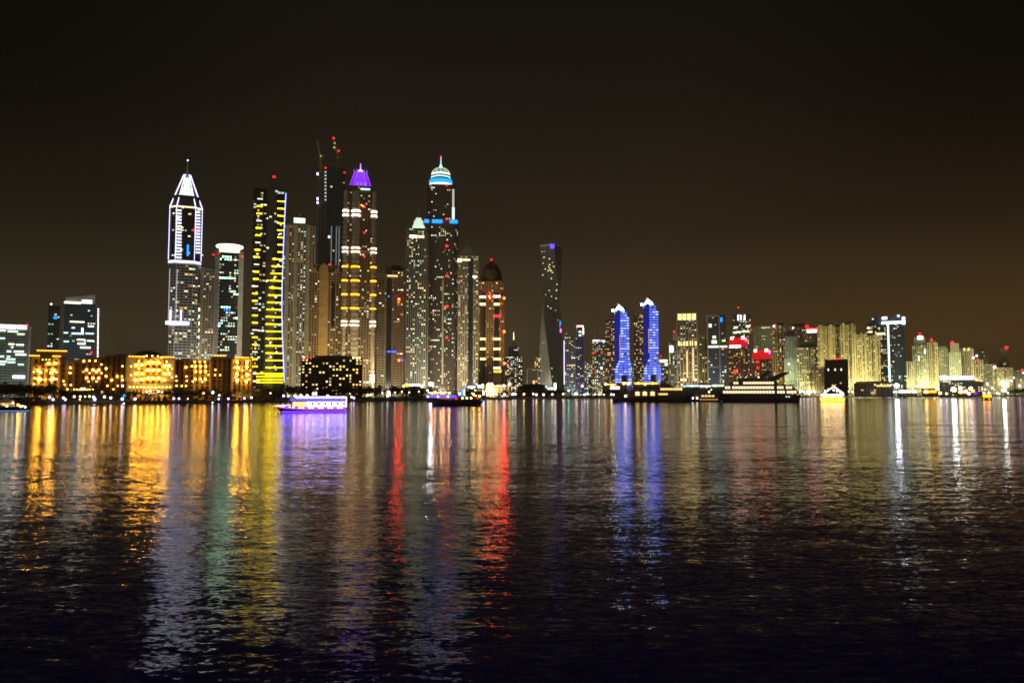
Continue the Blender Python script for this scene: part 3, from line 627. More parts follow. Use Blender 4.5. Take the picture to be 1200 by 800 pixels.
T.lamp('blue_window', BLUE, T.x(536.5, 332), -T.d / 2, T.z(332), 1.3); T.beacon(539, 331, r=1.0)
T.flood(302400, (1, .84, .5), 80); T.finish()

# --- golden domed tower
T = Tower('golden_domed_tower', 'golden walled tower with dark rounded dome and stacked white and red lit windows', 561, 590, 332, 1040, k=.9, yref=390)
w = T.w
T.blk(cham(w, T.d, w * .14), 0, T.H, 'gold', 'glass_brown', 3.4, 3.2, (1.1, .5), (1.2, .7)); T.windows(26, WARM, run=.1)
T.part('dome_base', 'dkbrown').lathe([(w * .42, T.H + .6), (w * .43, T.z(325)), (w * .38, T.z(318)), (w * .27, T.z(312)), (w * .12, T.z(308.5)), (w * .04, T.z(307))], 20)
for k in range(10):
    T.part('dome_rib', 'brown', 'dr%d' % k).path([(r_ * w * math.cos(k * math.pi / 5), r_ * w * math.sin(k * math.pi / 5), z_) for r_, z_ in ((.44, T.z(325)), (.39, T.z(318)), (.28, T.z(311.8)), (.12, T.z(308.2)))], .4)
T.part('mast', 'steel').tube((0, 0, T.z(308)), (0, 0, T.z(304)), .5); T.lamp('beacon_light', RED, 0, 0, T.z(304), 1.1)
for cx_ in (566, 582): T.part('dark_slot', 'glass', 'ds%d' % cx_).box(T.x(cx_, 390), -T.d / 2 - .15, T.z(395), w * .2, 1.1, T.z(345) - T.z(446))
for a, b_, y, m in ((562.5, 569, 349.5, WHT), (578, 586, 349, WHT), (563, 569, 358, em('em_orangehot', (1, .50, .12), 8)), (579, 585, 358, CREAM), (578.5, 586, 371.5, REDS), (563, 569, 398, CREAM), (578.5, 586, 398, CREAM), (563, 569, 409.5, CREAM), (578.5, 586, 409.5, CREAM), (563, 569, 421, CREAM), (578.5, 586, 421, CREAM), (578.5, 586, 431.5, WHT), (578.5, 587, 435.5, ORG)):
    T.pbar('lit_bay_window', 'em_orangehot' if m is CREAM else m, a, b_, y - 1.1, y + 1.1, .5, -T.d / 2 - 1.0)
T.part('entrance_arch', 'sand').vprism([(T.x(577.5, 445), 0), (T.x(588, 445), 0), (T.x(588, 445), T.z(441)), (T.x(585.5, 440), T.z(438)), (T.x(580, 440), T.z(438)), (T.x(577.5, 445), T.z(441))], -T.d / 2 - 2.2, -T.d / 2 - 1.4)
for px, py in ((573.5, 349), (590.5, 351), (590.5, 389.5), (590.5, 426)): T.beacon(px, py, r=2.2, mat=REDX)
T.flood(547200, (1, .66, .24), 70); T.finish()
# --- far small spired tower and the grey frame blocks
T = Tower('spired_tower', 'distant tower crowded with lit windows under a thin white spire', 592, 612, 412, 1500, k=.9, yref=430)
T.blk(rect(T.w, T.d), 0, T.z(418), 'slate', 'glass', 3.6, 3.6, (.8, .4), (.8, .5)); T.windows(64, WARM + [COOL[1], COOL[2]], run=.1)
T.blk(rect(T.w * .62, T.d * .6), T.z(418) + .5, T.z(407), 'slate', 'glass', 3.6, 3.6, (.8, .4), (.8, .5), key='_upper'); T.windows(10, COOL)
T.part('crown', 'grey').prism(rect(T.w * .44, T.d * .4), T.z(407), T.z(398), rect(T.w * .10, T.d * .1)); T.part('spire', 'em_cream').tube((0, 0, T.z(398.5)), (0, 0, T.z(389)), 1.1, .4); T.finish()
T = Tower('frame_block', 'small pale grey block with a raised edge frame beside the twisted tower', 617, 631, 433, 1420, k=.8, yref=443)
T.blk(rect(T.w * .86, T.d * .9), 0, T.H - 2, 'grey', 'glass_grey', 3.6, 5, (.4, .2), (.3, .2)); f = T.part('edge_frame', 'pale')
f.box(-T.w / 2 + 1, -.5, T.H / 2, 2, T.d, T.H); f.box(T.w / 2 - 1, -.5, T.H / 2, 2, T.d, T.H); f.box(0, -.5, T.H + .5, T.w, T.d, 1.6); T.windows(5, DIM); T.flood(60000, (1, .9, .6), 60); T.finish()
T = Tower('apartment_tower', 'brown lit window block peeking out behind the pale grey frame block', 624, 633, 419, 1560, k=1)
T.blk(rect(T.w, T.d), 0, T.H, 'brown', 'glass_brown', 3.4, 3.6, (.9, .4), (.8, .5)); T.windows(22, WARM, run=.3); T.flood(80000); T.finish()

# --- twisted tower
T = Tower('twisted_tower', 'grey tower twisting a quarter turn as it rises with a violet lit top corner', 633, 659, 290, 1640, k=.82, yref=370)
w = T.w * .755; d_ = w; nf = 75; tw = []
def tring(i, o=0):
    f_ = i / nf; a = R(55 - 87 * f_); h = []; e_ = 1.08 - .12 * f_ ** .6
    for x, y in rect((w + o) * e_, (d_ + o) * e_): h.append((x * math.cos(a) - y * math.sin(a), x * math.sin(a) + y * math.cos(a)))
    return h
gz = T.part('glazing', 'glass_brown'); fc = T.part('facade', 'concrete')
Ht = T.z(290)
for i in range(nf): gz.prism(tring(i, -1.0), Ht * i / nf, Ht * (i + 1) / nf - .02, tring(i + 1, -1.0))
for i in range(nf + 1): fc.prism(tring(i, .5), max(0, Ht * i / nf - .9), Ht * i / nf + .9)
for e in range(4):
    for j in range(13):
        q = j / 12; pts = []
        for i in range(0, nf + 1, 3):
            a, c_ = tring(i, .9)[e], tring(i, .9)[(e + 1) % 4]; pts.append((a[0] * (1 - q) + c_[0] * q, a[1] * (1 - q) + c_[1] * q, Ht * i / nf))
        fc.path(pts, .55 if j in (0, 12) else .38, 4)
rr_ = random.Random(11)
def twin(fr, e, q, mat, wd=2.6, hh=2.0):
    i = fr * nf; a, c_ = tring(i, -.7)[e], tring(i, -.7)[(e + 1) % 4]; x, y = a[0] * (1 - q) + c_[0] * q, a[1] * (1 - q) + c_[1] * q
    T.bar('lit_window', mat, x, y, Ht * (int(i) + .5) / nf, wd, .5, hh, math.atan2(c_[1] - a[1], c_[0] - a[0]))
for _ in range(20): twin(min(.97, max(.5, rr_.gauss(.80, .08))), 0, rr_.uniform(.08, .95), rr_.choice(WARM))
for _ in range(12): twin(rr_.uniform(.05, .97), rr_.choice((0, 3)), rr_.uniform(.1, .9), rr_.choice(MIX), 1.8, 1.6)
for _ in range(14): twin(rr_.uniform(.45, .97), rr_.choice((0, 1, 3)), rr_.uniform(.1, .9), rr_.choice(DIM), 1.8, 1.6)
T.part('top_screen', 'green_grey').prism(tring(nf, .2), Ht + .9, Ht + 4)
a = max(tring(nf, 1.5), key=lambda q_: q_[0] - q_[1]); T.bar('violet_corner_light', em('em_vcorner', (.10, .05, 1), 2.6), a[0] - 3, a[1] + 1, Ht - 2, 8, 5, 9, .5); T.lamp('corner_lamp', 'em_violetwhite', a[0] - 5, a[1] - 2, Ht + 1, .9)
T.bar('blue_window', BLUE, T.x(656.5, 379), -d_ * .45, T.z(379.5), 2.4, .6, 9); T.bar('pink_window', em('em_pink', (1, .1, .45), 5), T.x(657, 388), -d_ * .45, T.z(388), 2.4, .6, 8)
T.flood(5200000, (1, .9, .62), 40, z=30, aim=.35, dx=-260); T.finish()  # added spot lamp far to the west, brightening the left face

# --- tower with white neon edge
T = Tower('neon_edge_tower', 'grey blue tower with one bright white neon line down its west edge', 661, 684, 393, 1500, k=.8, yref=425)
w = T.w
T.blk(rect(w * .55, T.d, -w * .2), 0, T.H, 'grey', 'glass_grey', 3.6, 4, (.5, .3), (1.0, .6)); T.blk(rect(w * .42, T.d * .9, w * .29), 0, T.z(396), em('em_bluewall', (.10, .10, .5), .12), 'glass_blue', 3.6, 4, (.5, .3), (1.0, .6), key='_blue')  # blue light on this half is put into the wall as emission
T.windows(26, WARM + DIM); T.part('neon_edge', NEON).box(-w * .49, -T.d / 2 - .9, T.z(425), 1.2, .8, T.z(399) - T.z(450))
T.part('rounded_top', 'grey').prism(oval(w * .5, T.d * .8, 14, -w * .2), T.H + .6, T.z(389.5), oval(w * .36, T.d * .6, 14, -w * .2))
f = T.part('roof_frame', 'white'); xa, xb = T.x(676, 388), T.x(683.5, 388)
for x_ in (xa, xb): f.box(x_, 0, (T.z(397) + T.z(382)) / 2, 1.2, T.d * .5, T.z(382) - T.z(397))
T.bar('roof_frame_light', WHT, (xa + xb) / 2, -T.d * .25, T.z(382.5), xb - xa, 1, 2.2); T.bar('roof_frame_light', WHT, xb, -T.d * .25 - .9, T.z(388), 2, .6, 14); T.bar('pink_light', 'em_pink', xa, -T.d * .25 - .9, T.z(383), 1.8, .6, 4)
for py in (389, 393): T.bar('lit_window', 'em_cool2', (xa + xb) / 2, -T.d * .2, T.z(py), 5, .6, 3)
T.flood(130000, (.85, .88, 1), 80); T.finish()

def simple(name, label, xl, xr, ytop, Y, wall='sand', glass='glass_brown', n=30, pal=MIX, fl=0, fc_=(1, .86, .45), k=.8, rot=0, fh=3.4, bay=4.2, slab=(.7, .3), pier=(1.4, .8), cap=None, run=.12, extra=None, yref=None, group=None, fd=60):
    t = Tower(name, label, xl, xr, ytop, Y, k=k, rot=rot, yref=yref, group=group)
    if cap:
        ch = t.z(cap[0]) ; t.blk(rect(t.w, t.d), 0, ch, wall, glass, fh, bay, slab, pier)
        t.part('roof_cap', cap[1] if len(cap) > 1 else 'roofdark').prism(rect(t.w * .8, t.d * .8), ch + .5, t.H)
    else: t.blk(rect(t.w, t.d), 0, t.H, wall, glass, fh, bay, slab, pier)
    if fl and wall in ('sand', 'beige', 'ochre'):
        for q in t.rnd.sample((-.38, -.2, -.06, .1, .24, .4), 2): t.part('dark_strip', 'glass_brown', 'rc%s' % q).box(q * t.w, -t.d / 2 - .85, t.H * .47, t.w * .055, .3, t.H * .92)  # dark strips proud of the wall, standing in for shaded recesses
    t.windows(n, pal, run=run)
    if extra: extra(t)
    if fl: t.flood(fl, fc_, fd, 25 if fd > 100 else 6)
    return t.finish()
# infill between the twisted and blue towers
simple('apartment_tower', 'low grey infill block just east of the neon edge tower', 685, 694.5, 424, 1700, 'grey', 'glass', 26, MIX)
def ex(t):
    t.pbar('roof_light_band', 'em_cool2', 694.5, 702, 398.6, 400.4); t.pbar('roof_light_band', 'em_pink', 702, 706, 399, 400.4); t.pbar('roof_light_band', CYAN, 706, 710.5, 399.2, 401)
    t.part('antenna', 'steel').tube((t.x(697, 395), 0, t.H), (t.x(697, 388), 0, t.z(386)), .6)
    for px, py, m in ((695, 414, RED), (705.5, 413, RED), (693, 437, RED)): t.lamp('coloured_window', m, t.x(px, py), -t.d / 2 - .8, t.z(py), 1.6)
    t.lamp('coloured_window', WHT, t.x(705, 431.5), -t.d / 2 - .8, t.z(431.5), 2.2); t.lamp('coloured_window', CYAN, t.x(691, 440), -t.d / 2 - .8, t.z(440), 1.8)
simple('apartment_tower', 'tower with thin cyan and pink roof lights and an antenna west of the blue towers', 694, 711, 401, 1620, 'concrete', 'glass', 60, MIX, 110000, extra=ex)
simple('apartment_tower', 'slim pale block showing between the two blue towers', 737, 745, 425, 1750, 'green_grey', 'glass_grey', 16, MIX, 60000)

# --- pair of blue lit towers
def bluetower(label, x0, ytop, xs, Y):
    s_ = lambda px: x0 + px * xs
    T = Tower('blue_lit_tower', label, s_(0), s_(28), ytop + 12, Y, k=.8, yref=400, group='pair of blue lit towers')
    w = T.w; B = T.z(453)
    T.blk(rect(w * .38, T.d, -w * .31), 0, T.z(ytop + 18), 'brown', 'glass_brown', 3.6, 3.4, (.9, .4), (.8, .5)); T.windows(46, [WARM[0], AMB[0], AMB[1], 'em_dimamb'], run=.3)
    T.part('roof_setback', 'brown').box(-w * .27, 0, T.z(ytop + 16), w * .24, T.d * .7, T.z(ytop + 12) - T.z(ytop + 17))
    bl = em('em_panelglow', (.02, .035, .85), .2); wl_ = surf('bluewall', (.35, .38, .6))  # blue floodlighting is put into the centre panel as emission
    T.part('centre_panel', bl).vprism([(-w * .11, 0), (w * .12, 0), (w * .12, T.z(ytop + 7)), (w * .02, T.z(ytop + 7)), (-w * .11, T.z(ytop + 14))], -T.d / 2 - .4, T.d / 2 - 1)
    xa, xb = w * .13, w * .49
    T.part('blue_wing', wl_).vprism([(xa - w * .16, 0), (xb + w * .10, 0), (xb + w * .07, T.z(430)), (xb, T.z(420)), (xb, T.z(ytop + 16)), (xb - w * .09, T.z(ytop + 14)), (xb - w * .09, T.z(ytop + 9)), (xa, T.z(ytop + 9)), (xa, T.z(418)), (xa - w * .22, T.z(431)), (xa - w * .26, 0)], -T.d / 2 - 1.2, T.d / 2 - 2)
    lb = em('em_blueline', (.07, .12, 1), 3.4); lb2 = em('em_blueline2', (.20, .29, 1), 5); r2 = random.Random(label)
    y = ytop + 11
    while y < 451:
        if y < ytop + 15: a, c_ = xa, xb - w * .09
        elif y < 419: a, c_ = xa, xb
        elif y < 431: f_ = (y - 419) / 12; a, c_ = xa - w * .22 * f_, xb + w * .07 * f_
        else: a, c_ = xa - w * .24, xb + w * .08
        for u0, u1 in (((0, .34), (.38, .66), (.70, 1)) if y < 419 else ((0, .2), (.24, .48), (.52, .76), (.8, 1))):
            if (439 < y and .4 < u0 < .6) or r2.random() < .03: continue
            T.bar('blue_light_strip', lb if r2.random() < .55 else lb2, a + (c_ - a) * (u0 + u1) / 2, -T.d / 2 - 1.5, T.z(y), (c_ - a) * (u1 - u0) * r2.choice((1, 1, .8)), .5, 1.5)
        y += 2.95
    T.part('dark_gate', 'glass').box(xa + w * .12, -T.d / 2 - 1.4, T.z(446) / 1, w * .2, 1.0, T.z(440) - T.z(453))
    T.part('slot_light', 'em_dimamb').box(w * .10, -T.d / 2 - .8, T.z(ytop + 50), w * .03, .5, T.z(ytop + 32) - T.z(ytop + 60))
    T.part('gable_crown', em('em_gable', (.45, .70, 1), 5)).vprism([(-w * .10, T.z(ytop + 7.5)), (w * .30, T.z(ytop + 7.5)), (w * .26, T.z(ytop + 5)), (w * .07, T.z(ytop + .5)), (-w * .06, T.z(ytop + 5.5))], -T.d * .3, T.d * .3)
    T.part('gable_neck', 'slate').box(w * .02, 0, T.z(ytop + 10), w * .3, T.d * .5, T.z(ytop + 8) - T.z(ytop + 13))
    T.lamp('roof_floodlamp', em('em_roofflood', (.95, 1, .95), 50), -w * .17, -T.d * .35, T.z(ytop + 7.5), 2.0)
    T.lamp('beacon_light', RED, w * .05, 0, T.z(ytop - .5), 1.2)
    for px in (-.34, -.2): T.lamp('base_lamp', LAMPY, w * px, -T.d / 2 - 2, T.z(452), 1.2)
    T.flood(22000, (.12, .16, 1), 40, dx=w * .3); T.finish()
bluetower('shorter blue floodlit tower, next to the cyan and pink roofed tower', 709.5, 357, 1.0, 1520)
bluetower('taller blue floodlit tower, on the golden crowned tower side', 743, 350, 1.03, 1480)
def ex(t):
    t.part('roof_block', 'white').box(0, 0, t.H + 3, t.w * .6, t.d * .7, 5); t.pbar('roof_light_band', 'em_cream', 773, 782, 421.5, 424); t.lamp('roof_floodlamp', WHT, t.x(781, 427), -t.d / 2 - 1, t.z(427), 2.8)
    t.beacon(774.5, 417, 0, 1.1)
simple('apartment_tower', 'short block with lit roof band directly east of the taller blue tower', 771, 783, 426, 1650, 'concrete', 'glass', 26, MIX, 60000, extra=ex)
def ex(t):
    t.pbar('lit_sign_panel', 'em_cream', 784.5, 789, 405.5, 413)
    t.beacon(790, 388.5, 0, 1.6)
simple('slim_tower', 'slim grey tower with a lit white panel and stepped red lit top', 784, 795, 400, 1600, 'grey', 'glass', 30, MIX, 60000, cap=(402,), extra=lambda t: (ex(t), t.part('upper_block', 'grey').box(t.w * .18, 0, (t.H + t.z(391)) / 2, t.w * .5, t.d * .5, t.z(391) - t.H)))
def ex(t):
    w = t.w
    t.part('lit_crown', GOLDL).prism(rect(w * .92, t.d * .9), t.z(375), t.z(368.5)); t.part('crown_roof', 'beige').prism(rect(w * .98, t.d * .96), t.z(368.4), t.z(367.3))
    for i in range(5): t.bar('crown_pier', 'sand', (-.48 + .24 * i) * w, -t.d / 2 - .4, t.z(372), 2, 1.6, t.z(367) - t.z(379))
    for i in range(5): t.pbar('gold_band_light', GOLDL, 795 + i * 4.5, 798.4 + i * 4.5, 400.5, 405.5)
    for px, a, c_ in ((797, 410, 440), (805, 412, 442), (812, 408, 446), (801, 428, 448)): t.pbar('lit_bay', 'em_warm1', px - .6, px + .6, a, c_, .5)
    for px in (799, 803, 815): t.lamp('base_lamp', LAMPY, t.x(px, 445), -t.d / 2 - 2, t.z(445), 1.6)
simple('gold_crown_tower', 'tower with glowing golden crown and a golden band halfway up', 794, 817, 376, 1480, 'beige', 'glass', 40, MIX, 230000, bay=5.2, pier=(2.2, 1.6), extra=ex)
simple('apartment_tower', 'narrow pale yellow tower between the golden crown tower and a grey glass tower', 820, 831, 393, 1560, 'sand', 'glass_brown', 22, MIX, 150000, fc_=(1, .86, .32))
def ex(t):
    w = t.w
    f = t.part('portal_frame', 'steel'); xa, xb = t.x(829.5, 410), t.x(843.5, 410)
    for x_ in (xa, xb): f.box(x_, -t.d / 2 - 1.2, t.z(410), 2.2, 2, t.z(371) - t.z(449))
    f.box((xa + xb) / 2, -t.d / 2 - 1.1, t.z(371), xb - xa, 1.8, 3); f.box((xa + xb) / 2, -t.d / 2 - 1.1, t.z(430), xb - xa, 1.4, 2)
    t.pbar('lit_window', 'em_greenish', 830.5, 834, 380, 384); t.pbar('blue_window', BLUE, 844, 846.5, 373, 378); t.pbar('lit_window', 'em_greenish', 835, 839, 394, 397); t.pbar('lit_window', 'em_greenish', 834, 840, 399, 403)
    t.pbar('lit_band', 'em_pale', 830, 852, 405.6, 407.6); t.pbar('lit_band', 'em_warm2', 846, 850, 399, 400.6)
simple('glass_office_tower', 'grey glass tower framed by pale portal fins with one lit yellow floor', 829.5, 851, 370, 1500, 'slate', 'glass_blue', 16, MIX, 170000, fc_=(.9, .92, 1), pier=(.7, .5), extra=ex)
def ex(t):
    for px, m in ((865, 'em_cool2'), (868, 'em_pale'), (872.5, 'em_pale')): t.pbar('lit_window', m, px - .9, px + .9, 369.5, 376)
    for a, c_, y in ((860, 864, 384), (874, 879, 383), (862, 868, 389.5), (869, 878, 389), (859, 863, 390)): t.pbar('lit_window', 'em_greenish', a, c_, y - 1, y + 1)
    t.part('mast', 'steel').tube((t.x(865.3, 366), 0, t.H), (t.x(865.3, 360), 0, t.z(360)), .5); t.beacon(865.2, 360.3, 0, 1.1); t.beacon(880, 387.5)
simple('office_tower', 'tall dark tower with lit top floors behind the red crowned block', 859.5, 880.5, 369, 1600, 'slate', 'glass', 34, COOL + WARM, 60000, extra=ex)
def red(label, xl, xr, y0, y1, Y, left):
    def ex(t):
        w = t.w
        t.part('red_crown', em('em_redcrown', (1, .01, .02), .6)).prism(rect(w * .98, t.d), t.z(y1), t.z(y0 + 1.5), rect(w * .86, t.d * .9))
        t.pbar('crown_lamp', 'em_cream', xl + 2, xl + 5.5, y0 + .5, y0 + 3.8); t.pbar('crown_lamp', 'em_cream', xr - 8, xr - 4, y0, y0 + 3.6); t.pbar('crown_lamp', 'em_pink', xr - 3.4, xr - 1.5, y0 + 2, y0 + 6)
        if left: t.pbar('lit_sign_panel', WHT, xl + 1, xl + 14, y1 - 2, y1 + .6, .5, -t.d / 2 - 1.6)
        for px, py in (left or ((888, 424), (888, 431))): t.lamp('red_window', RED, t.x(px, py), -t.d / 2 - 1, t.z(py), 1.9)
    simple('red_crown_tower', label, xl, xr, y1, Y, 'brown', 'glass_brown', 26, [WARM[0], AMB[3], AMB[0]], 90000, fc_=(1, .6, .4), extra=ex)
red('brown tower with red glowing crown and a white lit sign under it', 854, 876.5, 394.5, 407, 1400, ((861, 435.5), (863, 436)))
red('lower brown tower with red glowing crown above the big yacht', 881.5, 904, 409, 421, 1380, None)
# --- the long cluster of beige apartment towers
def dc(t): pass
RS = 'beige apartment towers of the eastern waterfront'
simple('apartment_tower', 'dull green grey slab with a pale roof line behind the red crowned towers', 884, 906, 383, 1750, 'green_grey', 'glass_grey', 20, DIM, 90000, group=RS, extra=lambda t: t.pbar('roof_light_band', 'em_dimyel', 892, 902, 384, 385))
def ex(t): t.lamp('roof_lamp', VIO, t.x(907, 382.5), -t.d / 2 - 1, t.z(382.5), 2.0); t.beacon(908.5, 380.5, None, 1.0)
simple('apartment_tower', 'tall amber tower with violet roof lamp just east of the lower red crown', 906, 921, 379, 1560, 'ochre', 'glass_brown', 34, WARM, 170000, fc_=(1, .78, .25), cap=(382,), group=RS, extra=ex)
simple('apartment_tower', 'brown tower standing behind the mint pale tower', 926, 945, 379.5, 1680, 'brown', 'glass_brown', 20, WARM, 160000, cap=(383,), group=RS, extra=lambda t: (t.lamp('roof_lamp', WHT, t.x(929.5, 384.5), -t.d / 2 - 1, t.z(384.5), 1.7)))
def ex(t):
    t.part('crown_collar', 'roofdark').box(0, 0, t.z(393), t.w * 1.06, t.d * 1.06, 5); t.part('podium_wing', 'green_grey').box(t.w * .24, -t.d * .1, t.z(433), t.w * 1.7, t.d, t.z(426) - t.z(452))
    t.lamp('podium_lamp', LAMPY, t.x(937, 438.5), -t.d / 2 - 3, t.z(438.5), 2.2); t.lamp('podium_lamp', WHT, t.x(924.5, 426.5), -t.d / 2 - 3, t.z(426.5), 1.8)
simple('apartment_tower', 'mint pale floodlit tower with dark cap and a wide low wing', 920.5, 933.5, 388, 1500, 'green_grey', 'glass_grey', 9, DIM, 260000, fc_=(.85, 1, .66), cap=(395,), bay=3, pier=(1.5, .9), group=RS, extra=ex)
simple('apartment_tower', 'stout olive tower with notched dark crown east of the mint tower', 934, 959, 401, 1480, 'sand', 'glass_brown', 40, WARM + DIM, 150000, fc_=(1, .9, .34), cap=(408,), group=RS)
def ex(t):
    t.pbar('lit_sign', 'em_white', 945.5, 957, 386.5, 390, .6); t.pbar('red_sign_mark', RED, 944.5, 947, 381.5, 385.5, .6); t.pbar('red_sign_mark', RED, 948, 951.5, 384.5, 386, .6); t.pbar('red_sign_mark', RED, 953, 957.5, 385, 386.4, .6)
    for px in (958.5, 961.5): t.lamp('roof_lamp', LAMPY, t.x(px, 389), -t.d / 2, t.z(389), 1.4)
simple('hotel_tower', 'brown tower carrying a red and white rooftop sign', 944, 959.5, 391, 1620, 'brown', 'glass_brown', 22, WARM, 170000, group=RS, extra=ex)
jbr = [(959, 978, 379, 383, 1570, 'tall yellow ribbed tower right of the rooftop sign', 'sand', 316461), (975.5, 990, 381, 384, 1640, 'yellow tower with flat dark cap in the middle of the eastern cluster', 'sand', 200831), (986, 1003, 376.5, 381, 1560, 'highest yellow tower of the eastern cluster with a stepped dark cap', 'sand', 316461),
       (1000, 1013, 391, 392.5, 1500, 'bright plain yellow tower without a cap west of the white framed glass tower', 'sand', 377319), (1011, 1031, 393, 394, 1460, 'broad pale yellow tower in front of the white framed glass tower', 'sand', 377319)]
for xl, xr, yt, yc, Y, lab, wall, fl in jbr:
    def ex(t):
        for a in (-.3, .3): t.part('pilaster', wall, 'pl%s' % a).box(a * t.w, -t.d / 2 - .8, (t.z(yc)) / 2 + 2, t.w * .16, 2.4, t.z(yc) + 4)
    simple('apartment_tower', lab, xl, xr, yt, Y, wall, 'glass_brown', 30, [WARM[0], WARM[1], AMB[0], WARM[3]], fl, fc_=(1, .93, .38), cap=(yc,), bay=3.6, pier=(1.9, 1.0), group=RS, extra=ex, fd=110)
simple('apartment_tower', 'lower pale stepped block at the foot of the stout olive tower', 948, 968, 430, 1420, 'sand', 'glass_brown', 14, DIM, 90000, fc_=(1, .9, .4), group=RS)
# --- dark block with red roof letters
def ex(t):
    for px in (973.5, 980, 982.6): t.beacon(px, 420.5, None, 1.5 if px > 975 else .8)
    for a in (970, 978, 985): t.pbar('lit_window', 'em_pale', a, a + 1.4, 432, 434.5)
simple('dark_block', 'unlit dark block with red lamps on its roof behind the glowing yellow boat', 967, 993, 422, 1330, 'dkbrown', 'glass', 3, DIM, extra=ex)
# --- white framed glass tower
T = Tower('led_frame_tower', 'dark glass tower with a white lit roof frame and one white vertical line', 1015, 1060.5, 379, 1540, k=.7, yref=415)
w = T.w; xa, xb, xc = T.x(1015, 415), T.x(1039, 415), T.x(1060.5, 415)
T.blk(rect(xb - xa, T.d * .9, (xa + xb) / 2, 2), 0, T.z(382), 'slate', 'glass', 3.6, 3.4, (.6, .3), (.5, .3)); T.windows(46, WARM, run=.3)
T.blk(rect(xc - xb, T.d, (xc + xb) / 2), 0, T.z(381), 'slate', 'glass_blue', 3.6, 3.4, (.6, .3), (.5, .3), key='_east'); T.windows(34, WARM + COOL, run=.1)
T.part('slanted_roof', 'slate').vprism([(xa, T.z(382) + .6), (xb - 1, T.z(382) + .6), (xb - 1, T.z(371)), (xa + (xb - xa) * .5, T.z(372.5))], -T.d * .4, T.d * .4)
T.part('roof_shed', 'slate').vprism([(xb + 1, T.z(381) + .6), (xc, T.z(381) + .6), (xc - 1, T.z(372)), (xc - 10, T.z(368)), (xb + 2, T.z(378))], -T.d * .3, T.d * .4)
T.part('mast', 'steel').tube((T.x(1026, 368), 0, T.z(375)), (T.x(1026, 368), 0, T.z(360)), .9, .5)
T.pbar('roof_light_frame', LED, 1033, 1058.5, 378, 380.8, .8, -T.d / 2 - 1.6); T.pbar('roof_light_frame', LED, 1056.5, 1060, 373.5, 382, .8, -T.d / 2 - 2.6); T.pbar('roof_light_frame', LED, 1033.5, 1039.5, 372.5, 375.5, .8, -T.d / 2 - 1.6)
T.lamp('roof_floodlamp', 'em_cool1', T.x(1052.5, 372), -T.d / 2 - 1, T.z(372), 2.6); T.lamp('roof_floodlamp', 'em_cool1', T.x(1023, 374.5), -T.d / 2 - 1, T.z(374.5), 1.6)
T.pbar('vertical_light_line', em('em_vline', (.8, 1, .9), 1.6), 1039.4, 1041.6, 381, 448, .6, -T.d / 2 - 1.0)
for a, c_, y in ((1026, 1037, 391.5), (1025, 1029, 393.5), (1016, 1020, 384.5), (1018, 1022, 389)): T.pbar('lit_window', 'em_warm2', a, c_, y - 1, y + 1.2, .4, -T.d * .45 + 1.2)
T.flood(130000, (.75, 1, .88), 80, dx=w * .3); T.finish()
# --- far eastern towers
def sgn(t): t.pbar('lit_sign', WHT, 1075, 1081.5, 394, 398, .6); t.beacon(1078, 391.5, None, 1.8); t.pbar('lit_bay', 'em_pale', 1083, 1084.4, 409, 415); t.pbar('lit_bay', 'em_pale', 1076, 1077.4, 417, 423)
def bea(px, py, r=2.0): return lambda t: t.beacon(px, py, None, r)
ES = 'hazy yellow towers of the far eastern shore'
far = [(1061, 1071, 424, None, 1700, 'short bright yellow block at the foot of the white sign tower', 10, None, 366824), (1070, 1087, 395, 405, 1750, 'yellow tower with a white lit sign and red lamp on its roof', 26, sgn, 395040),
       (1087.5, 1099, 399.5, 402, 1800, 'yellow tower with a red roof lamp between the white sign tower and a lower one', 14, bea(1091.5, 398), 395040), (1099, 1111, 406, 409, 1820, 'plain yellow tower with a shallow dark cap behind the long white light band', 14, None, 366824),
       (1113, 1126, 402, 413, 1780, 'broad topped yellow tower with the red lamp above the long white light band', 14, bea(1116, 401.5, 2.4), 395040), (1126, 1141, 407, 409, 1800, 'yellow tower with two amber roof windows and blue white lamps at its shoulder', 14, lambda t: (t.lamp('roof_lamp', VIO, t.x(1140.5, 419.5), -t.d / 2 - 1, t.z(419.5), 2.6), t.lamp('roof_lamp', VIO, t.x(1144.5, 417.2), -t.d / 2 - 1, t.z(417.2), 2.2), t.beacon(1145.8, 422.2, None, 2.0), t.pbar('lit_window', 'em_warm1', 1129, 1131, 408, 411), t.pbar('lit_window', 'em_warm1', 1134, 1136, 408, 411)), 395040),
       (1141, 1152, 422, None, 1700, 'low rounded pale block below the blue white lamps', 10, None, 296281), (1145, 1157, 409.5, 412, 2000, 'dark olive tower with hipped cap and no floodlight at the far shore', 8, None, 74256),
       (1152, 1167, 427, None, 1850, 'wide low yellow block with one blue white floodlamp on its roof', 30, lambda t: t.lamp('roof_floodlamp', VIO, t.x(1165.5, 430.5), -t.d / 2 - 1, t.z(430.5), 3.6), 118512), (1171, 1182.5, 408.5, 421, 1900, 'last tall hazy tower of the shore with a big red roof lamp', 10, bea(1179.5, 407.5, 2.6), 296281),
       (1164, 1187, 431, None, 1820, 'low lit block crowded with white lamps before the last tall tower', 40, None, 101581), (1190, 1204, 434, None, 2000, 'small grey block at the very end of the shore with a red lamp', 10, lambda t: (t.beacon(1198, 433.5, None, 1.6), t.lamp('roof_lamp', VIO, t.x(1199, 437), -t.d / 2, t.z(437), 2)), 297024)]
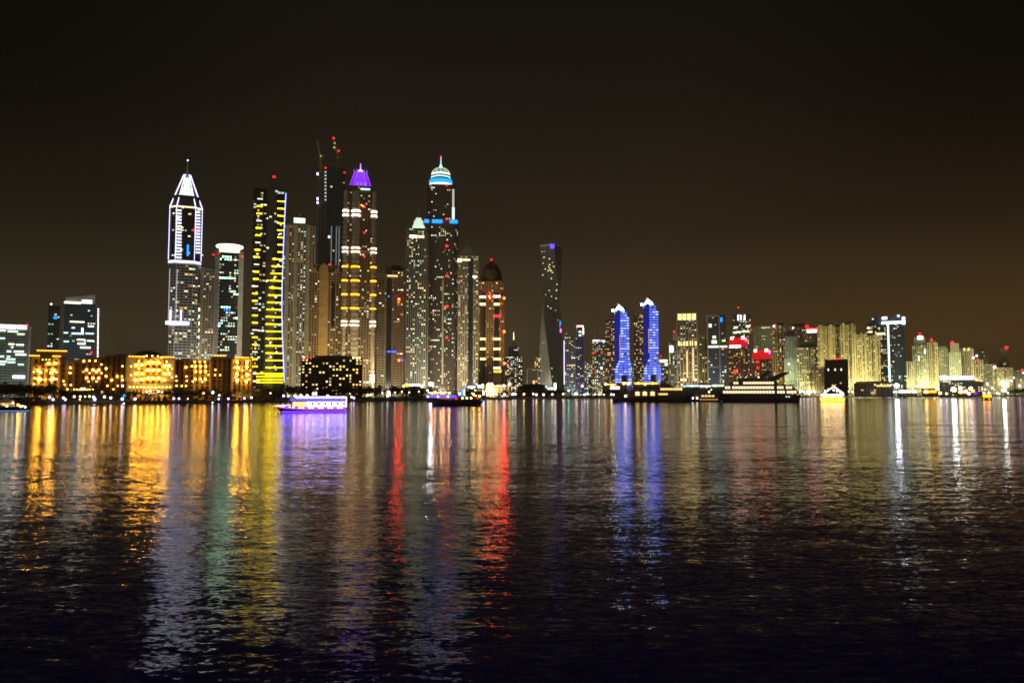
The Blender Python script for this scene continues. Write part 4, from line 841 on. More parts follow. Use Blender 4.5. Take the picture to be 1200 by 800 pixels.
for xl, xr, yt, yc, Y, lab, n_, exf, fl in far:
    simple('apartment_tower', lab, xl, xr, yt, Y, ('sand', 'beige', 'sand', 'green_grey')[len(lab) % 4], 'glass_brown', n_, [WARM[0], WARM[1], AMB[0], WARM[3]], fl, fc_=(1, .94, .44), cap=(yc, 'concrete') if yc else None, bay=4, pier=(2.0, 1.0), group=ES, extra=exf, fd=110)
T = Tower('shopping_block', 'low wide block crowned by a long white light band', 1101, 1152, 443, 1560, k=.3, yref=450)
T.blk(rect(T.w, T.d), 0, T.z(446), 'green_grey', 'glass_grey', 4, 5, (.6, .3), (.8, .4)); T.windows(20, WARM + DIM); T.part('sign_beam', 'white').box(-T.w * .09, -T.d / 2 + 1, T.z(443), T.w * .8, 2, T.z(440) - T.z(445.4))
T.pbar('long_light_band', LED, 1109, 1141, 441, 444.5, .6, -T.d / 2 - .6); T.pbar('long_light_band', 'em_violetwhite', 1101.5, 1108.5, 440.2, 444.8, .6, -T.d / 2 - .6); T.pbar('side_frame_light', 'em_warm1', 1143, 1151, 445.5, 446.6); T.finish()
# ================================================================== the beach hotel on the west shore
HG = None
def hotel(name, label, xl, xr, ytop, Y, lamps, bright=1.0, wall='ochre', cornice=None, n=0, k=.5, fh=4.2, bay=4.2, extra=None, small=(), glow=0, lm=None):
    T = Tower(name, label, xl, xr, ytop, Y, k=k, yref=(ytop + 455) / 2, cat='hotel')
    T.blk(rect(T.w, T.d), 0, T.H - 1, wall, 'glass_brown', fh, bay, (.8, .45), (2.2, .7))
    T.part('parapet', wall).box(0, 0, T.H - .1, T.w + .9, T.d + .9, .9)
    if cornice:
        for a, c_, y in cornice:
            T.part('cornice', wall, 'co%s%s' % (a, y)).box((T.x(a, y) + T.x(c_, y)) / 2, -T.d * .1 - .4, T.z(y) - .5, T.x(c_, y) - T.x(a, y), T.d * .8 + 2.0, 1.0)
            xa, xb = T.x(a, y), T.x(c_, y); m = max(2, int((c_ - a) / 3))
            for i in range(m): T.bar('cornice_light', 'em_corn', xa + (xb - xa) * (i + .5) / m, -T.d / 2 - 1.5, T.z(y) + .1, (xb - xa) / m * .8, .4, .8)
    if n: T.windows(n, AMB, sw=.8, run=.1)
    for px, py in lamps: T.lamp('wall_lamp', lm or (SCONCE if glow > 20000 else em('em_sconce_wing', (1, .46, .045), 45)), T.x(px, py), -T.d / 2 - 1.3, T.z(py), .72 * bright)
    for px, py in small: T.lamp('wall_lamp', 'em_sconce_small', T.x(px, py), -T.d / 2 - 1.1, T.z(py), .6)
    if extra: extra(T)
    if glow: T.flood(glow, (1, .56, .12), 22, 4, .5)
    return T.finish()
em('em_corn', (1, .50, .05), 3); em('em_sconce_small', (1, .54, .10), 9)
def ex(t):
    t.part('raised_centre', 'ochre').box(t.x(61, 415), 1, t.z(417), t.x(78, 415) - t.x(45, 415), t.d * .7, t.z(412.4) - t.z(424))
    for y in (428.5, 438.5): t.part('balcony', 'sand', 'b%s' % y).box(0, -t.d / 2 - .9, t.z(y), t.w * .96, 1.6, .9)
    t.part('loggia_shade', 'roofdark').box(t.x(54.5, 418), -t.d / 2 - .4, t.z(420), 9.2, .7, 8)  # proud dark box giving the shade of the recessed centre
    for px in (50, 54, 58): t.lamp('window_lamp', 'em_yellowdim', t.x(px, 421.5), -t.d / 2 - .9, t.z(421.5), .7)
hotel('hotel_pavilion', 'amber floodlit pavilion with stepped glowing cornice beside the glass towers', 38, 69, 419, 620, glow=26000, lamps=[(44.5, 434.5), (47.5, 436.5), (60, 436.5), (63, 434), (45, 444), (47.5, 444.5), (60, 444.5), (62.5, 443.5), (57, 426), (65, 425.5)], bright=1.0, cornice=[(34, 47, 417.4), (61, 71.5, 417.4), (43, 79, 411.2)], extra=ex, small=[(40, 450), (40, 436), (66, 444), (54, 434), (41, 443), (53, 445), (66, 436)])
hotel('hotel_wing', 'dark low hotel wing with few lamps east of the stepped cornice pavilion', 70, 94, 424, 628, [(82.5, 431), (82, 437)], .9, 'terracotta', small=[(74.5, 446.5), (76, 450.5), (83, 451), (79, 456)])
hotel('hotel_wing', 'brown hotel wing with two rows of three bright lamps behind the beach tent', 94, 124, 419.5, 624, [(101.5, 433.5), (109, 433.5), (115.5, 433.5), (101.5, 443), (109, 443), (115.5, 443)], 1.0, 'terracotta', n=4, small=[(98.5, 423), (105, 423), (112, 423), (119, 427), (105, 437), (104, 447), (119, 437), (113, 447)])
hotel('hotel_wing', 'taller dark hotel wing just west of the domed palace block', 124, 149, 417, 630, [(124.5, 432), (124.5, 441), (131, 445.5), (137.5, 441), (143.5, 445)], .85, 'terracotta', small=[(143.5, 429), (143, 441), (126, 452), (138, 452), (133, 456)], extra=lambda t: t.part('roof_block', 'terracotta').box(t.w * .15, 0, t.H + .8, t.w * .55, t.d * .6, 1.6))
def ex(t):
    for y in (432, 441.5, 449.5): t.part('balcony', 'sand', 'b%s' % y).box(0, -t.d / 2 - .7, t.z(y), t.w * .98, 1.2, .8)
    for a in (-.40, .40): t.part('end_bay', 'sand', 'e%s' % a).box(a * t.w, -t.d / 2 - .4, t.H * .6, t.w * .2, 1.5, t.H * .84)
    xc = t.x(173, 417); t.part('dome', 'roofdark').lathe([(11.5, t.H - 1), (11.3, t.H + 1.2), (9.5, t.H + 3.4), (6, t.H + 5.2), (1, t.H + 6.0)], 20, xc, t.d * .1)
    ar = t.part('arcade', 'sand')
    for i in range(13): x_ = t.w * (-.46 + .92 * i / 12); ar.box(x_, -t.d / 2 - 3.2, t.z(456), .9, .9, t.z(450.6) - t.z(464))
    ar.box(0, -t.d / 2 - 2.6, t.z(450.2), t.w * .96, 3.4, 1.0)
    for i in range(12): t.lamp('arcade_lamp', 'em_sconce_small', t.w * (-.42 + .84 * i / 11), -t.d / 2 - 1.4, t.z(453.5), .55)
    for i, (px, py) in enumerate(((172, 459), (175, 462), (178, 461.5), (181, 460), (184.5, 459), (186, 458.5), (190, 459), (192, 461.5), (176, 458))): t.lamp('terrace_lamp', LAMPY if i % 3 else LAMPW, t.x(px, py), -t.d / 2 - 6, t.z(py), .62)
hotel('hotel_palace', 'broad golden floodlit palace block with dark dome behind and lit arcade below', 149, 204, 419.5, 615, glow=44000, lamps=[(160, 428.5), (166.5, 428), (160, 438), (166.5, 438), (159, 445.5), (166, 445), (193, 429), (198, 428.5), (193, 438), (198, 438), (192, 445), (173.5, 425), (179.5, 425), (186, 425), (173.5, 434), (179.5, 434), (186, 434), (173.5, 443), (179.5, 443), (186, 443)], bright=1.0, extra=ex, cornice=[(151, 168, 418.6), (190, 205, 418.6)], small=[(169, 418.5), (172, 417.6), (178.5, 417.6), (185, 417.8), (189, 419), (154, 430), (154, 440), (201.5, 432), (201.5, 442), (163, 432), (196, 433), (163, 424), (195, 424)])
hotel('hotel_wing', 'narrow dark hotel wing in the gap east of the golden palace block', 205, 222, 421.5, 626, [(218, 430.5)], .8, 'terracotta', small=[(206.5, 441), (218.5, 441), (207, 446), (207, 452), (213, 452), (218, 452), (219, 446)])
hotel('hotel_wing', 'pale hotel wing with four rows of bright lamps at the foot of the hipped tower', 222, 246.5, 422, 660, glow=12000, lamps=[(225, 429.5), (229.5, 429.5), (235, 429.5), (241, 429.5), (229.5, 435.5), (235, 435.5), (241, 435.5), (229, 444), (235, 444), (240.5, 444)], bright=.85, small=[(228, 424), (234, 424), (240, 424), (226, 447), (237, 447.5), (244, 439)])
hotel('hotel_turret', 'dark square hotel turret with a lit cornice strip', 249, 271, 419, 672, [], 1, 'terracotta', cornice=[(250, 264, 417.2)], small=[(247.5, 433.5), (252.5, 433.5), (258, 439.5), (252, 439.5)])
hotel('hotel_pavilion', 'bright amber hotel pavilion in front of the yellow barred tower', 272.5, 294.5, 421, 660, glow=30000, lamps=[(277.5, 424), (289.5, 424.5), (279, 431), (289, 430), (277.5, 438), (290, 439), (278, 445.5), (288.5, 447)], bright=1.05, cornice=[(275, 292, 419.2)], small=[(284, 419), (275, 431), (293, 434), (284, 434), (276, 442), (292, 444), (284, 442)], extra=lambda t: [t.part('balcony', 'sand', 'b%s' % y).box(0, -t.d / 2 - .8, t.z(y), t.w * .97, 1.4, .8) for y in (428, 435, 443)])
# beach tent
T = Tower('beach_tent', 'peaked pale beach tent with a lit rim under the brown hotel wing', 86, 110, 448, 590, k=.7, yref=455, cat='tent')
T.part('canopy', 'terracotta').prism(rect(T.w, T.d), T.z(456), T.z(455.2)).prism(rect(T.w, T.d), T.z(455.2), T.z(448), rect(.6, .6))
for x_ in (-.48, -.16, .16, .48): T.part('post', 'pole', 'p%s' % x_).tube((x_ * T.w, -T.d * .48, 0), (x_ * T.w, -T.d * .48, T.z(456)), .12)
for i in range(8): T.lamp('rim_lamp', 'em_sconce_small', T.w * (-.45 + .9 * i / 7), -T.d / 2 - .3, T.z(456.3), .45)
T.lamp('tent_lamp', LAMPY, T.x(96, 455.6), -T.d / 2 - .6, T.z(455.6), .8); T.lamp('tent_lamp', LAMPY, T.x(98.5, 455.6), -T.d / 2 - .6, T.z(455.6), .8); T.finish()

# ================================================================== low waterfront buildings
def low(name, label, xl, xr, ytop, Y, wall, bars=(), lamps=(), k=.5, cat='pavilion', roof=None, win=0, fl=0):
    T = Tower(name, label, xl, xr, ytop, Y, k=k, yref=455, cat=cat)
    T.blk(rect(T.w, T.d), 0, T.H * .86, wall, 'glass', 3.6, 4.5, (.5, .4), (.7, .5))
    if win: T.windows(win, WARM + [COOL[1]], run=.2)
    T.part('roof', roof or wall).prism(rect(T.w + 2, T.d + 2), T.H * .86 + .5, T.H * .86 + 1.2).prism(rect(T.w * .94, T.d * .9), T.H * .86 + 1.2, T.H, rect(T.w * .8, T.d * .5))
    for m, a, c_, y0, y1 in bars: T.pbar('light_strip', m, a, c_, y0, y1, .6, -T.d / 2 - 1.5)
    for m, px, py, r_ in lamps: T.lamp('lamp', m, T.x(px, py), -T.d / 2 - 2, T.z(py), r_)
    if fl: T.flood(fl, dist=25)
    return T.finish()
low('beach_pavilion', 'low white canopy glowing bright left of the tall green white floodlight', 474, 497, 449.5, 900, 'white', [('em_orange', 474.5, 478.5, 449.5, 453), ('em_white', 479.5, 492, 450, 452.4)], [(LAMPY, 494.5, 453, 1.2), (LAMPY, 473, 452.5, 1)])
low('beach_pavilion', 'white and blue lit pavilion at the feet of the pyramid roofed tower', 546, 568, 450, 960, 'grey', [('em_cool2', 549, 557, 452, 454.5), ('em_white', 560, 566.5, 451.5, 454)], [(WHT, 553, 454, 1.5), (LAMPW, 561, 452.5, 1.4), (LAMPW, 565.5, 451, 1.2), ('em_cool1', 558.5, 450, 1.2), (BLUE, 547.5, 453, 1.3)], win=6)
low('beach_pavilion', 'small pavilion with paired amber lamps below the golden domed tower', 570, 596, 450.5, 980, 'brown', [('em_warm2', 571, 578, 449.6, 451.2)], [(LAMPY, 573, 449.7, 1.2), (LAMPY, 576.5, 449.7, 1.2), (BLUE, 586.3, 451.8, 1.4), (LAMPY, 590.5, 452, 1.5), (LAMPY, 597, 450, 1.6)], win=4)
T = Tower('beach_club', 'dark curved roof hall between trees left of the glowing white pylon', 606, 644, 449.5, 1090, k=.5, yref=455, cat='hall')
T.part('wall', 'dkbrown').box(0, 0, T.H * .3, T.w * .96, T.d * .9, T.H * .6); T.part('curved_roof', 'roofdark').vprism([(T.w / 2 * math.cos(R(a)), T.H * .6 + T.H * .4 * math.sin(R(a))) for a in range(0, 181, 15)], -T.d / 2, T.d / 2)
T.windows(0); T.pbar('entrance_light', 'em_warm3', 603, 605, 453.5, 456); T.finish()
T = Tower('light_pylon', 'bright white lit pylon and glowing canopy in front of the twisted tower', 640, 652.5, 448.5, 1080, k=.5, yref=455, cat='pavilion')
T.part('pylon', 'white').box(T.x(650.5, 453), 0, T.z(453.5), 3.4, 3, T.z(448.5) - T.z(459)); T.bar('pylon_light', 'em_white', T.x(650.5, 453), -2, T.z(452.8), 3, .5, T.z(449) - T.z(457))
T.part('canopy', 'white').prism([(T.x(639, 455), -4), (T.x(648, 455), -4), (T.x(648, 455), 4), (T.x(639, 455), 4)], T.z(455.4), T.z(454.4)); T.part('back_wall', 'green_grey').box(T.x(643.5, 455), 4, T.z(456) / 2 + 1, 10, .8, T.z(454.6))
T.pbar('canopy_light', 'em_cool2', 641.5, 648.5, 453.8, 456.4, .5, -4.8); T.lamp('canopy_lamp', 'em_cool1', T.x(640, 453), -5, T.z(453), 1.4); T.finish()
low('beach_pavilion', 'long low terrace with an orange lit roof line below the shorter blue tower', 706, 734, 448, 1120, 'brown', [('em_orange', 708, 722, 449.8, 451), ('em_orange', 729, 739, 448, 449.6), ('em_pale', 715, 726, 452.5, 456)], [(LAMPY, 710, 450, 1.4), (LAMPY, 718, 451, 1.2), (LAMPY, 731, 449.2, 1.6), (LAMPW, 736, 450, 1.5)])
low('beach_pavilion', 'long low terrace with an orange lit roof line below the taller blue tower', 742, 772, 447, 1120, 'brown', [('em_orange', 743.5, 771, 448.3, 450)], [(LAMPY, 748, 449, 1.3), (LAMPW, 756, 450, 1.7), (LAMPY, 764.5, 449, 1.3)])
low('shop_row', 'low row of white green lit shop fronts behind the moored yachts', 800, 850, 449.5, 1150, 'grey', [('em_cool1', 804, 819, 451, 453), ('em_pale', 820, 833, 451.5, 453.2), ('em_greenish', 834, 848, 450.6, 452.8)], [(WHT, 811, 452, 1.4), (WHT, 822, 452.6, 1.5), (LAMPW, 828, 453, 1.3), (WHT, 838, 452, 1.4), ('em_cool1', 802, 452.5, 1.6), (BLUE, 806, 451, 1)], k=.25, cat='shops')
low('beach_restaurant', 'low brown roofed restaurant under the bright yellow towers', 1001, 1046, 446.8, 1150, 'brown', [('em_warm3', 1027, 1044, 451, 453)], [(LAMPY, 1001, 447, 1.2)], k=.3, cat='restaurant', win=6, fl=9000)
low('shop_row', 'low bright strip of white lit shops right of the tall white floodlight', 1052, 1075, 456, 1080, 'white', [('em_pale', 1053, 1061, 457, 460.4), ('em_cream', 1062, 1067, 457, 460.2), ('em_pale', 1068, 1074.5, 457, 460.4)], (), k=.3, cat='shops')
low('beach_restaurant', 'orange lit beach restaurant west of the shopping block', 1080, 1099, 455, 1080, 'brown', [('em_orange', 1082, 1089, 457.5, 460.5), ('em_orange', 1090, 1097, 457.3, 460)], [(LAMPY, 1085.5, 458.7, 1.8), (LAMPW, 1098.5, 455.5, 2), (LAMPY, 1102, 460.5, 1.6), (LAMPY, 1109, 461, 1.3)], k=.3, cat='restaurant')
low('beach_restaurant', 'orange lit beach restaurant below the long white light band', 1121, 1145, 455, 1080, 'brown', [('em_orange', 1123, 1133, 457.5, 460.5), ('em_orange', 1138, 1142, 456.5, 459.5)], [(LAMPY, 1126, 459, 2), (LAMPY, 1132, 458.5, 2), (LAMPW, 1125.5, 454.5, 2.4), (LAMPW, 1137.5, 455, 2.4), (WHT, 1135.5, 461, 2), (PURP, 1143.5, 461, 2.4)], k=.3, cat='restaurant')
# tall floodlight masts
def mast(label, px, py, Y, mat, r_):
    p = P(px, py, Y); t = empty('floodlight_mast', (p.x, Y, GROUND), -math.atan2(p.x, Y), label, 'floodlight')
    h = p.z - GROUND; MB().tube((0, 0, 0), (0, 0, h), .35, .2).build('pole', 'pole', t); MB().box(0, -.2, h, r_ * 2.2, .4, r_ * 1.5).build('lamp_rack', 'pole', t)
    MB().ball((0, -1.2, h), r_, .8).build('lamp', mat, t); MB().box(0, 0, .4, 1.4, 1.4, .8).build('base', 'concrete', t)
mast('tall mast with a big green white floodlight before the domed tower', 505, 449.8, 880, em('em_floodgreen', (.82, .96, 1), 60), 2.6)
mast('tall mast with a dazzling violet white floodlight before the yellow towers', 1050.8, 451.7, 1100, em('em_floodviolet', (.88, .84, 1), 42), 3.2)
mast('tall mast with a big white floodlight below the long white light band', 1117.8, 456.3, 1090, em('em_floodwhite', (1, .97, 1), 26), 3.4)
mast('tall mast with a white floodlight near the end of the shore', 1176.7, 457, 1120, 'em_floodwhite', 2.8)

# ================================================================== trees and shrubs along the shore
def crown_mesh(seed, wide=1.0, hi=1.0, n=420):
    r_ = random.Random(seed); m = MB(); lobes = [(r_.uniform(-.32, .32) * wide, r_.uniform(-.32, .32) * wide, r_.uniform(.45, .82) * hi, r_.uniform(.16, .27)) for _ in range(8)]
    for _ in range(n):
        cx, cy_, cz, rr = r_.choice(lobes); d = Vector((r_.gauss(0, 1), r_.gauss(0, 1), r_.gauss(0, 1))).normalized() * rr * r_.uniform(.5, 1.05)
        c = Vector((cx, cy_, cz)) + d; s = r_.uniform(.022, .05); u = Vector((r_.gauss(0, 1), r_.gauss(0, 1), r_.gauss(0, 1))).normalized(); v = u.orthogonal().normalized()
        m.add([c + u * s, c + v * s, c - u * s, c - v * s], [(0, 1, 2, 3)])
    return m.mesh('crown', 'leaf')
def trunk_mesh(seed):
    r_ = random.Random(seed); m = MB(); m.tube((0, 0, -.03), (.01, 0, .42), .028, .018)
    for _ in range(5): m.tube((.01, 0, r_.uniform(.28, .42)), (r_.uniform(-.28, .28), r_.uniform(-.28, .28), r_.uniform(.55, .75)), .013, .005, 5)
    return m.mesh('trunk', 'bark')
def palm_mesh(seed):
    r_ = random.Random(seed); m = MB()
    for k in range(16):
        a = 2 * math.pi * k / 16 + r_.uniform(-.15, .15); e = r_.uniform(.0, .75); L = r_.uniform(.26, .34); p0 = Vector((0, 0, .80)); pr = None
        for i in range(6):
            f_ = i / 5; p = p0 + Vector((math.cos(a) * L * f_, math.sin(a) * L * f_, L * (math.sin(e) * f_ - .75 * f_ * f_) + .02)); wd = .05 * (1 - abs(2 * f_ - .8)) + .008
            s = Vector((-math.sin(a), math.cos(a), 0)) * wd; dr = Vector((0, 0, -.02))
            if pr: m.add([pr[0], pr[1], p, p - s + dr], [(0, 1, 2, 3)]); m.add([pr[1], pr[2], p + s + dr, p], [(0, 1, 2, 3)])
            pr = (p - s + dr, p, p + s + dr)
    return m.mesh('fronds', 'frond')
ptr = MB().tube((0, 0, -.02), (.012, 0, .4), .022, .017).tube((.012, 0, .4), (0, 0, .81), .017, .016).mesh('trunk', 'bark')
CR = [crown_mesh(i, 1 + .25 * (i % 3), 1) for i in range(6)]; TR = [trunk_mesh(i) for i in range(6)]; PM = [palm_mesh(i) for i in range(4)]
tr_rnd = random.Random(77)
def tree(px, top, Y, kind, label, group):
    p = P(px, top, Y); h = p.z - GROUND; i = tr_rnd.randrange(6)
    t = empty('palm_tree' if kind else 'shore_tree', (p.x, Y, GROUND), tr_rnd.uniform(0, 6.28), label, 'palm' if kind else 'tree', group)
    t.scale = (h * (1 if kind else tr_rnd.uniform(.9, 1.4)),) * 2 + (h,)
    put('trunk', ptr if kind else TR[i], t, (0, 0, 0)); put('fronds' if kind else 'crown', PM[i % 4] if kind else CR[i], t, (0, 0, 0))
def belt(x0, x1, step, top, jit, back, palm, label, plabel, group):
    px = x0
    while px < x1:
        Y = shore_at(px) + tr_rnd.uniform(8, back); k = tr_rnd.random() < palm
        tree(px, top(px) + tr_rnd.uniform(-jit, jit), Y, k, plabel if k else label, group + (' (palms)' if k else ''))
        px += step * tr_rnd.uniform(.6, 1.4)
belt(-14, 34, 4.5, lambda x: 450, 3, 34, .1, 'dark bushy tree below the left office slab', 'dark palm below the left office slab', 'trees below the office slab')
belt(34, 72, 4.0, lambda x: 453 - 3 * math.exp(-((x - 56) / 8) ** 2), 2.5, 34, .25, 'dark bushy tree in front of the stepped cornice pavilion', 'dark palm in front of the stepped cornice pavilion', 'trees before the stepped pavilion')
belt(72, 205, 5.4, lambda x: 457.5, 2.5, 22, .45, 'dark bushy tree on the hotel beach between tent and palace block', 'dark palm on the hotel beach between tent and palace block', 'trees on the hotel beach')
belt(205, 334, 4.6, lambda x: 455.5, 3, 34, .3, 'dark bushy tree in front of the dark hotel turret and its neighbours', 'dark palm in front of the dark hotel turret and its neighbours', 'trees before the hotel turret')
belt(334, 505, 4.6, lambda x: 453.5, 3, 60, .15, 'dark bushy tree of the belt behind the white cruise boat', 'dark palm of the belt behind the white cruise boat', 'trees behind the cruise boat')
belt(505, 606, 6.0, lambda x: 457.5, 2.5, 40, .25, 'dark bushy tree behind the dark dhow', 'dark palm behind the dark dhow', 'trees behind the dhow')
belt(606, 720, 6.5, lambda x: 457, 2.2, 50, .3, 'dark bushy tree on the promenade below the twisted tower', 'dark palm on the promenade below the twisted tower', 'trees below the twisted tower')
belt(722, 940, 8.0, lambda x: 456, 2.0, 50, .3, 'dark bushy tree behind the moored yachts', 'dark palm behind the moored yachts', 'trees behind the yachts')
belt(940, 1180, 9.5, lambda x: 460.3, 1.2, 40, .4, 'small dark bushy tree on the eastern promenade', 'small dark palm on the eastern promenade', 'trees on the eastern promenade')
belt(1181, 1212, 3.5, lambda x: 458 - (x - 1181) * .22, 1, 30, 0, 'dark bushy tree of the black clump at the far end of the shore', '', 'clump at the end of the shore')
m = MB(); r_ = random.Random(5)
for px10 in range(-200, 12300, 14):
    px = px10 / 10; Y = shore_at(px); p = P(px, 470, Y)
    for _ in range(3 if px < 620 else 2):
        c = Vector((p.x + r_.uniform(-1, 1), Y + r_.uniform(7, 13), GROUND + r_.uniform(0, 2.6 if px < 620 else 1.4))); s = r_.uniform(.5, 1.2); u = Vector((r_.gauss(0, 1), r_.gauss(0, 1), r_.gauss(0, 1))).normalized(); v = u.orthogonal().normalized()
        m.add([c + u * s, c + v * s, c - u * s, c - v * s], [(0, 1, 2, 3)])
tag(m.build('shore_shrubs', 'leaf'), 'dark low shrubs along the top of the rocky shore edge', 'shrubs', kind='stuff')

# ================================================================== promenade lamps
LC = {}
def plamp(px, py, mat, r_, label, group, Y=None):
    Y = Y or shore_at(px) + 5; p = P(px, py, Y); h = max(p.z - GROUND, 1.2); mat = M(mat)
    t = empty('promenade_lamp', (p.x, Y, GROUND), 0, label, 'street lamp', group)
    k = ('pole', round(h, 0)); 
    if k not in LC: LC[k] = MB().tube((0, 0, -.2), (0, 0, k[1] - .3), .11, .07, 5).mesh('pole', 'pole')
    kk = ('globe', mat.name, round(r_, 1))
    if kk not in LC: LC[kk] = MB().ball((0, 0, 0), kk[2]).mesh('globe', mat)
    put('pole', LC[k], t, (0, 0, 0)); put('globe', LC[kk], t, (0, 0, h))
VL = em('em_lampviolet', (.70, .46, 1), 8); LW = 'em_lampwhite'; LY = 'em_lampyellow'
for px, py, m_, r_ in ((58.2, 465.4, VL, .7), (62.1, 468.4, LW, .7), (74.2, 466, LW, .7), (76.5, 468.6, VL, .7), (87, 464.5, LW, .7), (94, 464.5, LY, .6), (99.7, 464.5, LY, .5), (93.5, 468.6, LY, .4), (104.8, 464.3, LY, .6), (109.6, 465.2, LW, .9), (111, 468.2, VL, .9), (122.4, 464.8, LY, .8), (129.8, 466, LW, .8), (143.3, 467.3, LW, .9), (143.6, 452, LW, .8), (158.3, 467.2, LW, .8)):
    plamp(px, py, m_, r_, 'white promenade lamp on the hotel beach between left office slab and palace block', 'promenade lamps west of the palace block')
plamp(145.4, 463.4, BLUE, .9, 'blue tinted lamp at the water edge left of the palace block', None)
for px, py, m_, r_ in ((203.7, 466.8, VL, .7), (209.7, 466.8, VL, .7), (219.8, 467, LW, .5), (223.8, 467.2, LW, .6), (256.3, 467.2, VL, .7), (257, 463, LW, .6), (267.6, 467, VL, .7), (286.5, 466.5, VL, .7), (294.7, 465.6, LW, .7), (332.4, 463.5, VL, .9), (338, 463.7, LW, .7), (317, 460.6, LY, .5)):
    plamp(px, py, m_, r_, 'white promenade lamp between palace block and cruise boat', 'promenade lamps west of the cruise boat')
plamp(249.4, 459.8, em('em_bluewhite', (.5, .6, 1), 20), .8, 'blue white lamp on a tall pole before the dark hotel turret', None)
plamp(238.6, 460.6, em('em_orangered', (1, .20, .03), 14), .7, 'orange red lamp before the hotel wing with four lamp rows', None)
for px, py, m_, r_ in ((412, 465, LW, .8), (414.8, 466, VL, .8), (431, 462.5, LY, .7), (434.6, 462.3, LW, .7), (454, 464.3, LW, .7), (463, 459.8, LY, .6), (471, 459, LY, .6), (479.5, 459.6, LY, .6), (491, 458.7, LY, .6), (501, 457.2, LW, .9), (448, 460.5, LW, .5)):
    plamp(px, py, m_, r_, 'white promenade lamp in the dark tree belt between cruise boat and dhow', 'promenade lamps between the boats')
for px in (566.6, 571.8, 574.6, 582, 591, 601, 604, 614, 625, 628.6, 637, 647.3, 660, 674, 676, 685, 688.5, 697.5, 702, 707.8, 716.5, 719):
    plamp(px, 461.8 + tr_rnd.uniform(-.4, .5), tr_rnd.choice((LW, LY, VL, LW)), tr_rnd.uniform(.9, 1.3), 'white lamp of the promenade row between dhow and first yacht', 'promenade lamp row below the twisted tower')
plamp(666.3, 457.5, em('em_greenlamp', (.2, 1, .6), 9), 1.2, 'green lamp below the neon edge tower', None); plamp(566.8, 459.6, LW, 1.3, 'brightest white lamp, tall, by the bow of the dhow', None)
plamp(682.3, 452.3, em('em_pinklamp', (1, .6, .55), 16), 1.2, 'tall pink white lamp left of the cyan and pink roofed tower', None)
for px in (938, 942, 946.5, 951, 955, 994, 999, 1002.5, 1007, 1010, 1014, 1019, 1021.5, 1027, 1030, 1041, 1044, 1047, 1049.5):
    plamp(px, 458.8 + tr_rnd.uniform(-.4, .5), tr_rnd.choice((LW, VL, VL, LW)), tr_rnd.uniform(1.2, 1.7), 'white violet lamp of the row beside the glowing yellow boat', 'promenade lamp row of the eastern towers')
for px, py, m_, r_ in ((1074.7, 452.5, VL, 1.8), (1080.5, 452.2, LW, 2.0), (1095, 461, LY, 1.2), (1108.5, 461, LY, 1.2), (1168.6, 460.4, LW, 1.8), (1181, 460, LW, 1.6), (1154.5, 456, LW, 1.6), (1163, 454.5, VL, 1.8), (1170, 444, 'em_cool1', 1.8), (1194.5, 451.7, VL, 2.2), (1185, 446, VL, 2.4), (1157, 450, VL, 2.2), (1175, 451, 'em_cool1', 2.0), (1188, 442.5, LW, 1.4), (1196.5, 445.5, 'em_cool1', 1.6)):
    plamp(px, py, m_, r_, 'bright lamp scattered along the last stretch of shore', 'lamps of the far eastern shore')
plamp(1171, 461.2, 'em_greenlamp', 1.6, 'green lamp among white ones at the far end of the shore', None)

# ================================================================== boats
def hull(t, L, Bm, z_mid, z_bow, z_stern, mat, s=1, name='hull', rake=.12, x0=0.0, n=14):
    """s=+1 bow to the east, -1 bow to the west; x0 shifts the hull along its length"""
    vs, fs = [], []
    for i in range(n + 1):
        f_ = i / n; xx = -L / 2 + L * f_
        bw = Bm / 2 * (min(1, .78 + 1.2 * f_) if f_ < .2 else 1 if f_ < .55 else max(.02, 1 - ((f_ - .55) / .45) ** 2.1))
        zs_ = z_mid + (z_bow - z_mid) * max(0, (f_ - .45) / .55) ** 1.8 + (z_stern - z_mid) * max(0, (.4 - f_) / .4) ** 1.8
        pull = rake * L * max(0, (f_ - .55) / .45) ** 1.5; pull2 = .03 * L * max(0, (.12 - f_) / .12)
        for yy, zz, pl in ((-bw, zs_, 0), (-bw * .93, zs_ * .45, .5), (-bw * .72, -.1, 1), (0, -.9, 1), (bw * .72, -.1, 1), (bw * .93, zs_ * .45, .5), (bw, zs_, 0)):
            vs.append((s * (xx - pl * pull + pl * pull2) + x0, yy, zz))
    for i in range(n):
        for j in range(6): fs.append((i * 7 + j, i * 7 + j + 1, i * 7 + 8 + j, i * 7 + 7 + j))
        fs.append((i * 7 + 6, i * 7, i * 7 + 7, i * 7 + 13))
    fs += [tuple(range(7)), tuple(range(n * 7 + 6, n * 7 - 1, -1))]
    t.part(name, mat).add(vs, fs)
def boat(name, label, xl, xr, wl, k, cat='boat'):
    T = Tower(name, label, xl, xr, wl - 10, shoreY(wl), k=k, yref=wl, ground=0.0, cat=cat); return T
